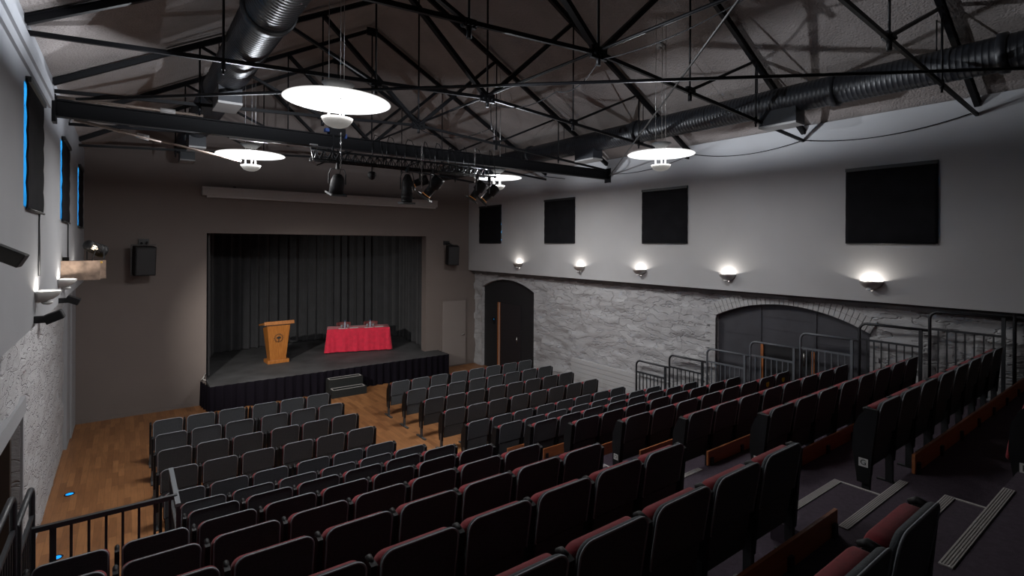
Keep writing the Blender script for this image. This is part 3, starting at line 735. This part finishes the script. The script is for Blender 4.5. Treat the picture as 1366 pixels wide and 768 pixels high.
# ------------------------------------------------------------ stage
SZ = .60; SX0, SX1, SY = 1.62, 8.06, 14.15
t = thing('stage_platform', 'low black stage platform in the opening with draped front', 'stage')
MB().box(SX0, SX1, SY, D, SZ - .06, SZ).box(1.64, 7.66, D, D + .3, SZ - .06, SZ).box(1.12, 8.68, D + .3, 19.15, SZ - .06, SZ).build('deck', stage_m, t)
mb = MB()
for x in (SX0 + .1, 3.2, 4.8, 6.4, SX1 - .1):
    for y in (SY + .1, D - .1): mb.box(x - .03, x + .03, y - .03, y + .03, 0, SZ - .06)
mb.build('support_legs', black_metal, t)
def pleat_path(pts, pitch, amp):
    out = []; acc = 0
    for a, b in zip(pts, pts[1:]):
        a = Vector(a); b = Vector(b); d = b - a; L = d.length; d.normalize(); nrm = Vector((d.y, -d.x, 0)); n = max(2, int(L / (pitch / 8)))
        for i in range(n):
            s = acc + L * i / n
            ph = s / pitch * 2 * PI + 1.6 * math.sin(s * 1.7)
            off = amp * (math.sin(ph) + .35 * math.sin(2.3 * ph + 1) + .3 * noise.noise(Vector((s * 3, 0, 0))))
            out.append((a + d * (L * i / n), nrm * off, s))
        acc += L
    out.append((Vector(pts[-1]), Vector((0, 0, 0)), acc))
    return out
def curtain(path, z0, z1, flare, m, name, parent=None, nz=10):
    vs = []; fs = []; n = len(path)
    for k in range(nz + 1):
        v = k / nz; z = z0 + (z1 - z0) * v
        for p, o, s in path:
            q_ = p + o * (flare * (1 - v) + 1.0 * v); vs.append((q_.x, q_.y, z))
    for k in range(nz):
        for i in range(n - 1): a = k * n + i; fs.append((a, a + 1, a + n + 1, a + n))
    return MB().add(vs, fs, True).build(name, m, parent)
sk = curtain(pleat_path([(SX0 - .12, D - .02, 0), (SX0 - .02, SY - .03, 0), (SX1 + .02, SY - .03, 0), (SX1 + .03, D - .02, 0)], .21, .016), .01, SZ + .0, 2.2, skirt_m, 'skirt_cloth', t, 6)
# rear curtain, U-shaped
c = thing('stage_curtain', 'tall black pleated curtain wrapped around the back of the stage', 'curtain')
pth = pleat_path([(1.66, D + .36, 0), (1.52, 16.6, 0), (2.1, 18.3, 0), (4.9, 18.95, 0), (7.5, 18.6, 0), (8.22, 17.9, 0), (8.05, 15.7, 0), (7.80, D + .36, 0)], .30, .085)
curtain(pth, SZ + .02, 4.9, 1.15, drape, 'curtain_cloth', c, 8)
MB().tube([p for p in [(1.66, D + .36, 4.95), (1.52, 16.6, 4.95), (2.1, 18.3, 4.95), (4.9, 18.95, 4.95), (7.5, 18.6, 4.95), (8.22, 17.9, 4.95), (8.05, 15.7, 4.95), (7.80, D + .36, 4.95)]], .02, 8).build('curtain_rail', black_metal, c)
# stage steps
t = thing('stage_steps', 'small black two-tread step unit with pale edged treads at the stage front', 'steps', (4.30, 13.53, 0))
MB().box(0, .92, 0, .28, 0, .20).build('lower_tread_box', mat('step_black', (.012, .013, .013), .8, spec=.2), t)
MB().box(0, .92, .28, .54, 0, .42).build('upper_tread_box', MATS['step_black'], t)
for z, y0, y1 in ((.20, .02, .26), (.42, .30, .52)):
    MB().box(.03, .89, y0, y0 + .025, z, z + .004).box(.03, .89, y1 - .025, y1, z, z + .004).box(.03, .055, y0, y1, z, z + .004).box(.865, .89, y0, y1, z, z + .004).build('tread_edging', nosing_m, t)

# lectern
t = thing('lectern', 'tapered varnished oak lectern with a dark crest on its front', 'lectern', (3.50, 16.05, SZ), math.radians(3))
mb = MB(); w0, w1, d0, d1, H_ = .21, .31, .17, .23, 1.08
vs = [(-w0, -d0, .09), (w0, -d0, .09), (w0, d0, .09), (-w0, d0, .09), (-w1, -d1, H_), (w1, -d1, H_), (w1, d1, H_ - .10), (-w1, d1, H_ - .10)]
mb.add(vs, [(0, 3, 2, 1), (4, 5, 6, 7), (0, 1, 5, 4), (1, 2, 6, 5), (2, 3, 7, 6), (3, 0, 4, 7)])
mb.build('body', lectern_w, t, bevel=.006)
MB().box(-.29, .29, -.22, .22, 0, .10).build('plinth', lectern_w, t, bevel=.008)
M = Matrix.Translation((0, 0, H_ + .03)) @ Matrix.Rotation(math.radians(-10), 4, 'X')
MB().box(-.40, .40, -.30, .30, -.02, .03, M).box(-.40, .40, -.31, -.285, -.05, .05, M).build('slanted_top', lectern_w, t, bevel=.005)
# crest: lies on the sloping front face
sl = math.atan((d1 - d0) / (H_ - .09))
Mc = Matrix.Translation((0, -(d0 + (d1 - d0) * (.74 - .09) / (H_ - .09)) - .006, .72)) @ Matrix.Rotation(sl + PI / 2, 4, 'X')
cr = MB().lathe([(.098, 0), (.108, 0), (.108, .004), (.098, .004)], 40, Mc)
for k in range(16):
    a = 2 * PI * k / 16; cr.box(-.006, .006, -.012, .012, 0, .004, Mc @ Matrix.Rotation(a, 4, 'Z') @ Matrix.Translation((0, .122, 0)))
cr.add([Mc @ Vector(p) for p in ((-.055, .03, .004), (-.055, -.012, .004), (-.006, -.03, .004), (-.006, .045, .004), (.055, .03, .004), (.055, -.012, .004), (.006, -.03, .004), (.006, .045, .004))], [(0, 1, 2, 3), (4, 7, 6, 5)])
cr.box(-.006, .006, -.10, .05, 0, .004, Mc).box(-.035, .035, -.062, -.052, 0, .004, Mc)
cr.build('crest', ink, t)

# table with red cloth
import math as _m
tc = Vector((6.05, 16.42)); ta = math.radians(-18)
T = thing('trestle_table', 'long table hidden under a red cloth on the stage', 'table', (tc.x, tc.y, SZ), ta)
MB().box(-.93, .93, -.33, .33, .70, .73).build('tabletop', board_w, T)
for x in (-.8, .8):
    MB().bar((x, -.28, .02), (x, .28, .69), .03).bar((x, .28, .02), (x, -.28, .69), .03).build('leg', black_metal, T)
cl = MB(); nu = 140; rows = [(0, .735), (.6, .7355), (1, .735), (1.012, .715), (1.03, .5), (1.05, .25), (1.075, .03)]
def rr(u, hx, hy, rad):
    per = [(-hx, -hy), (hx, -hy), (hx, hy), (-hx, hy)]; L = [2 * hx, 2 * hy, 2 * hx, 2 * hy]; tot = sum(L); s = u * tot
    for i in range(4):
        if s <= L[i]: a, b = per[i], per[(i + 1) % 4]; f = s / L[i]; return a[0] + (b[0] - a[0]) * f, a[1] + (b[1] - a[1]) * f
        s -= L[i]
    return per[0]
vs = []; fs = []
for k, (sc, z) in enumerate(rows):
    for i in range(nu):
        x_, y_ = rr(i / nu, .95, .36, 0)
        if k >= 4:
            f = (k - 3) / 3; wv = .018 * f * math.sin(i * .62) + .012 * f * math.sin(i * 1.37 + 1)
            cor = (abs(x_) > .85) * (abs(y_) > .26) * .045 * f
            n_ = Vector((x_ / .95, y_ / .36, 0)); n_ = Vector((n_.x if abs(n_.x) > .98 else 0, n_.y if abs(n_.y) > .98 else 0, 0))
            e = .02 * f * 1.6 + wv + cor; x_ += n_.x * e; y_ += n_.y * e
        elif k < 3: x_ *= sc; y_ *= sc
        else: x_ *= 1.006; y_ *= 1.012
        vs.append((x_, y_, z))
for k in range(len(rows) - 1):
    for i in range(nu): fs.append((k * nu + i, k * nu + (i + 1) % nu, (k + 1) * nu + (i + 1) % nu, (k + 1) * nu + i))
clo = MB().add(vs, fs, True).build('tablecloth', red_cloth, loc=(tc.x, tc.y, SZ)); clo.rotation_euler = (0, 0, ta)
tag(clo, 'bright red cloth draped to the deck over the stage table', 'tablecloth')
def on_table(x, y): 
    c_, s_ = math.cos(ta), math.sin(ta); return (tc.x + x * c_ - y * s_, tc.y + x * s_ + y * c_, SZ + .7365)
for x_, sd in ((-.45, 'left'), (.42, 'right')):
    ch = thing('meeting_chair', 'maroon chair behind the %s end of the red table' % sd, 'chair', (*on_table(x_, .62)[:2], SZ), ta + PI, 'maroon chairs behind the red table')
    MB().box(-.21, .21, -.20, .20, .42, .47).build('seat', maroon, ch, bevel=.015)
    pts = []; vs = []; fs = []
    n = 14
    for i in range(n + 1):
        a = -1.1 + 2.2 * i / n
        for z in (.62, .70, .80): vs.append((.26 * math.sin(a), -.26 * math.cos(a) * .8 + .02, z))
    for i in range(n):
        for j in range(2): p = i * 3 + j; fs.append((p, p + 3, p + 4, p + 1))
    bo = MB().add(vs, fs, True).build('backrest', maroon, ch); s = bo.modifiers.new('s', 'SOLIDIFY'); s.thickness = .03
    for sx in (-1, 1):
        for sy in (-1, 1): MB().bar((sx * .19, sy * .18, 0), (sx * .19, sy * .18, .42), .025).build('leg', black_metal, ch)
        MB().bar((sx * .2, -.18, .42), (sx * .21, -.12, .66), .022).build('back_post', black_metal, ch)
for x_, sd in ((-.42, 'left'), (.36, 'right')):
    p = on_table(x_, -.02)
    b = thing('water_bottle', 'small clear water bottle on the %s half of the red table' % sd, 'bottle', p, 0, 'water bottles on the red table')
    MB().lathe([(0, 0), (.032, 0), (.034, .02), (.034, .13), (.014, .17), (.013, .20), (0, .20)], 18).build('bottle_body', mat('bottle_glass', (.55, .62, .75), .1, trans=.6), b)
    MB().lathe([(0, .20), (.016, .20), (.016, .225), (0, .225)], 14).build('cap', blue_tape, b)
    for dx, nm in ((-.10, 'left'), (.09, 'right')):
        p = on_table(x_ + dx, -.10)
        g = MB().lathe([(0, .003), (.026, .003), (.033, .095), (.030, .095), (.024, .008), (0, .008)], 16).build('tumbler', mat('tumbler_glass', (.7, .74, .8), .08, trans=.7), loc=p)
        tag(g, 'glass tumbler just %s of the %s water bottle' % (nm, sd), 'glass', 'tumblers on the red table')
    for dx, dy, nm in ((-.06, -.22, 'in front of'), (.27, -.17, 'to the right of')):
        p = on_table(x_ + dx, dy)
        pp = MB().box(-.13, .13, -.06, .06, 0, .004).build('paper_sheet', paper, loc=p); pp.rotation_euler = (0, 0, ta + .1)
        tag(pp, 'white paper %s the %s water bottle' % (nm, sd), 'paper', 'papers on the red table')

# ------------------------------------------------------------ seating tiers
def tier_z(k): return .235 + .28 * (k - 5)
def tier_front(k): return 7.80 - (.91 if k < 13 else .8775) * (k - 5)
def tier_x0(k): return .36 if k < 7 else -.66
for k in range(5, 14):
    f = tier_front(k); b = tier_front(k + 1) if k < 13 else YB + .02
    mb = MB().box(tier_x0(k), XRS - .07, b, f, 0, tier_z(k))
    o = struct(mb, 'floor_tier_%d' % (k - 4), carpet)
    o.data.materials.append(fascia)
    for p in o.data.polygons:
        if abs(p.normal.z) < .5: p.material_index = 1
AX0, AX1 = 3.70, 4.93
def board(k, x0, x1, lab):
    y = tier_front(k); z = tier_z(k)
    t = thing('toe_board', lab, 'toe board', (0, y, z), 0, 'orange wooden toe boards behind the seat rows')
    MB().box(x0, x1, -.035, -.015, .005, .155).build('plank', board_w, t)
    n = max(2, int((x1 - x0) / .55))
    for i in range(n + 1):
        x = x0 + .06 + (x1 - x0 - .12) * i / n
        if i % 1 == 0 and (x1 - x0) > .5:
            MB().box(x - .022, x + .022, -.055, -.036, .0, .085).build('bracket', black_metal, t)
ORD = ['first', 'second', 'third', 'fourth', 'fifth', 'sixth', 'seventh', 'eighth', 'ninth', 'tenth', 'eleventh', 'twelfth', 'thirteenth', 'fourteenth']
LX1 = {5: 3.58, 6: 3.6, 7: 3.6, 8: 3.6, 9: 3.6, 10: 3.62, 11: 3.62, 12: 3.6, 13: 2.7}
for k in range(5, 14):
    board(k, 5.03, 9.38, 'long orange toe board behind the %s seat row from the stage, right block' % ORD[k - 1])
    if k > 5: board(k, tier_x0(k) + .15, LX1[k], 'long orange toe board behind the %s seat row from the stage, left block' % ORD[k - 1])
# aisle steps: half steps with pale nosings
def nosing(mb, gr, x0, x1, y, z, d=.055):
    mb.box(x0, x1, y - d, y, z, z + .006)
    for i in range(4): gr.box(x0 + .01, x1 - .01, y - d + .008 + i * .012, y - d + .011 + i * .012, z + .006, z + .0075)
for k in range(5, 13):
    f = tier_front(k); zf = tier_z(k); ax0, ax1 = (3.66, 4.90) if k < 11 else ((3.70, 4.76) if k == 11 else (3.15, 4.42))
    if k >= 11: pass
    t = thing('aisle_step', 'carpeted half step with pale nosing in the aisle beside the %s seat row' % ORD[k], 'step', (0, 0, zf), 0, 'half steps in the seating aisle')
    y1 = tier_front(k + 1) + (.44 if k < 12 else .28)
    MB().box(ax0, ax1, tier_front(k + 1), y1, 0.0, .14).build('tread', carpet, t)
    a, g = MB(), MB(); nosing(a, g, ax0, ax1, y1, .14); a.box(ax1 - .02, ax1, tier_front(k + 1), y1 - .055, .14, .146)
    a.build('nosing_strip', nosing_m, t); g.build('nosing_grooves', groove_m, t)
    t = thing('tier_nosing', 'pale ribbed nosing strip on the aisle edge of the tier behind the %s seat row' % ORD[k - 1 + 1], 'nosing', (0, 0, tier_z(k + 1)), 0, 'tier edge nosings')
    a, g = MB(), MB(); nosing(a, g, ax0, ax1 + (0.05 if k > 10 else 0), tier_front(k + 1), .0)
    a.build('nosing_strip', nosing_m, t); g.build('nosing_grooves', groove_m, t)

# ------------------------------------------------------------ guard rails
def hoop(x, y0, y1, zf, m, lab, n=7, grp='guard rails stepping up the right wall', h=1.155):
    # y0 stage end (hoop), y1 rear end
    t = thing('guard_rail', lab, 'rail', (x, 0, zf), 0, grp)
    r = .11; pts = [(0, y0, 0), (0, y0, h - r)]
    for i in range(1, 6): a = PI / 2 * i / 5; pts.append((0, y0 - r + r * math.cos(a), h - r + r * math.sin(a)))
    pts.append((0, y1 - .09, h))
    MB().tube(pts, .021, 10).build('hooped_top_tube', m, t)
    MB().box(-.02, .02, y1 - .02, y1 + .02, 0, h).build('end_post', m, t)
    MB().box(-.013, .013, y1, y0, h - .27, h - .24).build('mid_rail', m, t)
    for i in range(n):
        y = y0 + (y1 - y0) * (i + 1) / (n + 1)
        MB().box(-.008, .008, y - .008, y + .008, .02, h - .27).build('baluster', m, t)
    return t
for k in range(5, 13):
    y0 = 7.81 - .897 * (k - 5)
    m = rail_m if k in (5, 6, 10, 11, 12) else rail_grey
    hoop(9.36, y0, y0 - .79, tier_z(k), m, 'hooped steel guard rail at the right wall beside the %s seat row' % ORD[k])
for k in range(7, 11):
    y0 = tier_front(k) - .1
    hoop(-.62, y0, y0 - .72, tier_z(k), rail_m, 'hooped black handrail on the left edge beside the %s seat row' % ORD[k], grp='handrails on the left edge', h=1.17)
# rail across the left gangway
t = thing('gangway_rail', 'black balustrade across the left gangway above the oak floor', 'rail', (0, 5.82, tier_z(7) - .06))
MB().box(-.66, .40, -.02, .02, .86, .90).build('top_rail', rail_m, t)
for i in range(9):
    x = -.60 + i * .118; w_ = .022 if i == 1 else .010
    MB().box(x - w_, x + w_, -.008, .008, -.1, .87).build('baluster', rail_m, t)
t = thing('side_rail', 'black flat-topped side rail with inner panel at the left end of the raised rows', 'rail', (.395, 0, tier_z(6)))
MB().box(-.02, .02, 5.62, 6.56, 1.08, 1.11).build('top_rail', rail_grey, t)
MB().box(-.015, .015, 5.62, 5.66, -.3, 1.08).box(-.015, .015, 6.53, 6.56, -.3, 1.08).build('end_posts', rail_m, t)
MB().box(-.012, .012, 5.66, 6.53, .80, .83).build('mid_rail', rail_m, t)
for i in range(5): MB().box(-.008, .008, 5.80 + i * .15, 5.816 + i * .15, 0, .80).build('baluster', rail_m, t)

# ------------------------------------------------------------ theatre seats
def rrect(w, z0, z1, r, n=5, rb=None):
    rb = r if rb is None else rb; h = w / 2; P = []
    for cx, cz, a0, q_ in ((h - rb, z0 + rb, -PI / 2, rb), (h - r, z1 - r, 0, r), (-h + r, z1 - r, PI / 2, r), (-h + rb, z0 + rb, PI, rb)):
        for i in range(n + 1): a = a0 + PI / 2 * i / n; P.append((cx + q_ * math.cos(a), cz + q_ * math.sin(a)))
    return P
REC = .16     # recline: y offset per metre of height (rearwards = -y)
def lean(z): return -(z - .25) * REC
def slab(P, y0, y1, inset, bulge=0):
    # y0 rear face, y1 front face
    mb = MB(); n = len(P); cx = sum(p[0] for p in P) / n; cz = sum(p[1] for p in P) / n
    rings = [(1 - inset, y0), (1, y0 + .006), (1, y1 - .010), (1 - inset, y1)]
    if bulge: rings += [(.7, y1 + bulge)]
    vs = []
    for s, y in rings:
        for x, z in P:
            xx = cx + (x - cx) * s; zz = cz + (z - cz) * s; vs.append((xx, y + lean(zz), zz))
    fs = []
    for i in range(len(rings) - 1):
        for k in range(n): fs.append((i * n + k, (i + 1) * n + k, (i + 1) * n + (k + 1) % n, i * n + (k + 1) % n))
    mb.add(vs, fs, True); o = len(vs) - n
    mb.add([vs[k] for k in range(n)], [tuple(range(n))]); mb.add([vs[o + k] for k in range(n)], [tuple(range(n - 1, -1, -1))], True)
    return mb
BW = .452
ORIG = .09      # origin y so that rear of back top sits at y=0
upper = slab(rrect(BW, .47, .80, .065, 6, .01), .0, .030, .03)
lower = slab(rrect(BW - .02, .235, .465, .02, 3), .006, .030, .03)
cush = slab(rrect(BW + .012, .43, .757, .06, 6, .02), .031, .112, .05, .015)
squab = slab(rrect(BW - .02, .30, .62, .06, 5), .118, .150, .06, .008)
pp = [(x, lean(z) + .0, z) for x, z in rrect(BW - .004, .47, .80, .065, 6, .01)]
pip = MB().tube(pp[6:] + [], .0055, 5)
def side_mb():
    mb = MB()
    poly = [(-.01, .20), (.10, .20), (.13, .40), (.12, .58), (.08, .68), (.03, .735), (-.02, .75), (-.05, .74), (-.03, .5)]
    vs = [(-.016, y, z) for y, z in poly] + [(.016, y, z) for y, z in poly]; n = len(poly)
    mb.add([Vector((v[0], v[1] - (0.02), v[2])) for v in vs], [tuple(range(n)), tuple(range(2 * n - 1, n - 1, -1))] + [(i, i + n, (i + 1) % n + n, (i + 1) % n) for i in range(n)])
    return mb
side = side_mb()
armp = MB().tube([(0, -.045, .715), (0, -.03, .745), (0, .0, .752), (0, .03, .735)], .021, 8, rad=[.012, .017, .017, .012])
leg = MB().box(-.018, .018, -.02, .035, .02, .34).box(-.022, .022, -.17, .20, 0, .022)
legt = MB().box(-.018, .018, -.02, .035, .0, .34).box(-.02, .02, -.06, .10, 0, .012)
endp = slab(rrect(.30, .10, .72, .04, 4), -.0, .03, .02)
ME = dict(upper=upper.mesh('back_shell', fabric), lower=lower.mesh('lower_shell', fabric), cush=cush.mesh('back_cushion', red_f), squab=squab.mesh('seat_squab', red_f),
          pip=pip.mesh('piping', piping_m), side=side.mesh('side_frame', black_pl), arm=armp.mesh('armrest', black_pl), leg=leg.mesh('leg', leg_grey), legt=legt.mesh('leg', black_metal))
ep = MB()
Pp = [(-.03, .14), (.06, .14), (.07, .25), (.06, .55), (.03, .70), (.0, .76), (-.09, .76), (-.05, .4)]
ep.add([(-.02, y, z) for y, z in Pp] + [(.02, y, z) for y, z in Pp], [tuple(range(8)), tuple(range(15, 7, -1))] + [(i, i + 8, (i + 1) % 8 + 8, (i + 1) % 8) for i in range(8)])
ME['endp'] = ep.mesh('end_panel', black_pl)
def link(name, me, parent, loc=(0, 0, 0)):
    o = bpy.data.objects.new(name, me); COL.objects.link(o); o.parent = parent; o.location = loc; return o
def proj(X, Y, Z):
    d = Y * math.cos(YAW) + X * math.sin(YAW); r = X * math.cos(YAW) - Y * math.sin(YAW)
    if d < .15: return None
    return 683 + 693.14 * r / d, 326.7 - 693.14 * (Z - 4) / d
ROWY = {0: 11.32, 1: 10.47, 2: 9.65, 3: 8.80, 4: 7.95}
for k in range(5, 14): ROWY[k] = 6.97 - .895 * (k - 5)
LET = {5: 'A', 6: 'B', 7: 'C', 8: 'D', 9: 'E', 10: 'F', 11: 'G', 12: 'H'}
def seat(x, k, lab, grp, first, last, plate=None, mark=None, hide_first_leg=False):
    z = 0 if k < 5 else tier_z(k)
    t = thing('theatre_seat', lab, 'seat', (x + BW / 2 + (.07 if k == 12 and x < 3 else 0), ROWY[k] + ORIG - (.07 if k == 12 else 0), z), 0, grp)
    b = link('back_shell', ME['upper'], t); link('piping', ME['pip'], b)
    link('lower_shell', ME['lower'], t); link('back_cushion', ME['cush'], t); link('seat_squab', ME['squab'], t)
    fx = -BW / 2 - .036
    for side_, on in ((fx, True), (BW / 2 + .036, last)):
        if not on: continue
        s = link('side_frame', ME['side'], t, (side_, 0, 0)); link('armrest', ME['arm'], s)
        link('leg', ME['leg'] if k < 5 else ME['legt'], t, (side_, 0, 0))
    if plate:
        e = link('end_panel', ME['endp'], t, (fx - .03, 0, 0))
        rp = MB().box(-.002, .002, -.034, .034, -.034, .034).build('row_plate', label_w, e, loc=(-.022, .012, .31))
        cu = bpy.data.curves.new('letter', 'FONT'); cu.body = plate; cu.size = .062; cu.extrude = .001; cu.align_x = 'CENTER'; cu.align_y = 'CENTER'
        tmp = bpy.data.objects.new('letter_tmp', cu); COL.objects.link(tmp); bpy.context.view_layer.update()
        me = bpy.data.meshes.new_from_object(tmp.evaluated_get(bpy.context.evaluated_depsgraph_get())); COL.objects.unlink(tmp); bpy.data.objects.remove(tmp)
        me.materials.clear(); me.materials.append(ink)
        me.transform(Matrix.Rotation(-PI / 2, 4, 'Z') @ Matrix.Rotation(PI / 2, 4, 'X'))
        link('letter', me, rp, (-.0032, 0, 0))
    if mark:
        MB().lathe([(0, 0), (.05, 0), (.05, .002), (0, .002)], 16, Matrix.Translation((.02, lean(.68) - .003, .68)) @ Matrix.Rotation(PI / 2, 4, 'X')).build('yellow_marker', yellow, t)
    return t
RXS = [4.97, 5.49, 6.00, 6.57, 7.09, 7.61, 8.16, 8.68]
LXF = [.41, .93, 1.45, 2.04, 2.56, 3.08]
LXT = [-.55, -.01, .52, 1.05, 1.57, 2.09, 2.61, 3.13]
nseat = 0
def visible(x, k):
    z = (0 if k < 5 else tier_z(k)) + .8
    for xx in (x, x + BW):
        p = proj(xx, ROWY[k], z)
        if p and -40 < p[0] < 1400 and p[1] < 800: return True
    return False
for k in range(0, 14):
    xs = RXS
    for i, x in enumerate(xs):
        if not visible(x, k): continue
        seat(x, k, 'charcoal and crimson tip-up seat, right block, %s row from the stage, %s from the aisle' % (ORD[k], ORD[i]), 'right block, %s row of tip-up seats' % ORD[k],
             i == 0, i in (2, 5, 7), plate=LET.get(k) if i == 0 and k >= 5 else None, mark=(k == 8 and i >= 6)); nseat += 1
    if k < 5: xs = LXF
    elif k < 7: xs = LXT[2:]
    elif k < 12: xs = LXT
    else: xs = LXT[:6]
    n = len(xs)
    for i, x in enumerate(xs):
        if not visible(x, k): continue
        lastf = (i in (2, 5)) if k < 5 else (i == n - 1)
        seat(x, k, 'charcoal and crimson tip-up seat, left block, %s row from the stage, %s from the aisle' % (ORD[k], ORD[n - 1 - i]), 'left block, %s row of tip-up seats' % ORD[k], i == 0, lastf); nseat += 1
print('SEATS', nseat)

# ------------------------------------------------------------ small things
for (x, y), lab in (((-.70, 10.82), 'small blue floor light on the oak floor, further one near the left wall'), ((-.69, 8.73), 'small blue floor light on the oak floor, nearer one seen through the balustrade')):
    t = thing('floor_light', lab, 'floor light', (x, y, 0), 0, 'blue floor lights by the left wall')
    MB().lathe([(.05, .001), (.07, .001), (.07, .008), (.055, .010), (.05, .006)], 24).build('bezel', black_metal, t)
    MB().lathe([(0, .007), (.05, .005)], 24).build('lens', blue_led, t)
t = thing('control_panel', 'small dark switch panel with a blue light beside the arched doorway door', 'switch', (XRS + .085, 13.85, 1.55))
MB().box(-.01, .012, -.06, .06, -.10, .10).build('panel', black_pl, t)
MB().box(-.014, -.01, -.02, .0, .04, .06).build('indicator', blue_led, t)
tag(MB().tube([(1.50, D - .05, .62), (1.56, D - .10, .70), (1.60, D - .05, .78), (1.54, D - .06, .66), (1.6, D - .12, .62)], .012, 6).build('stage_cable', white_paint), 'short pale cable coiled at the left front corner of the stage', 'cable')
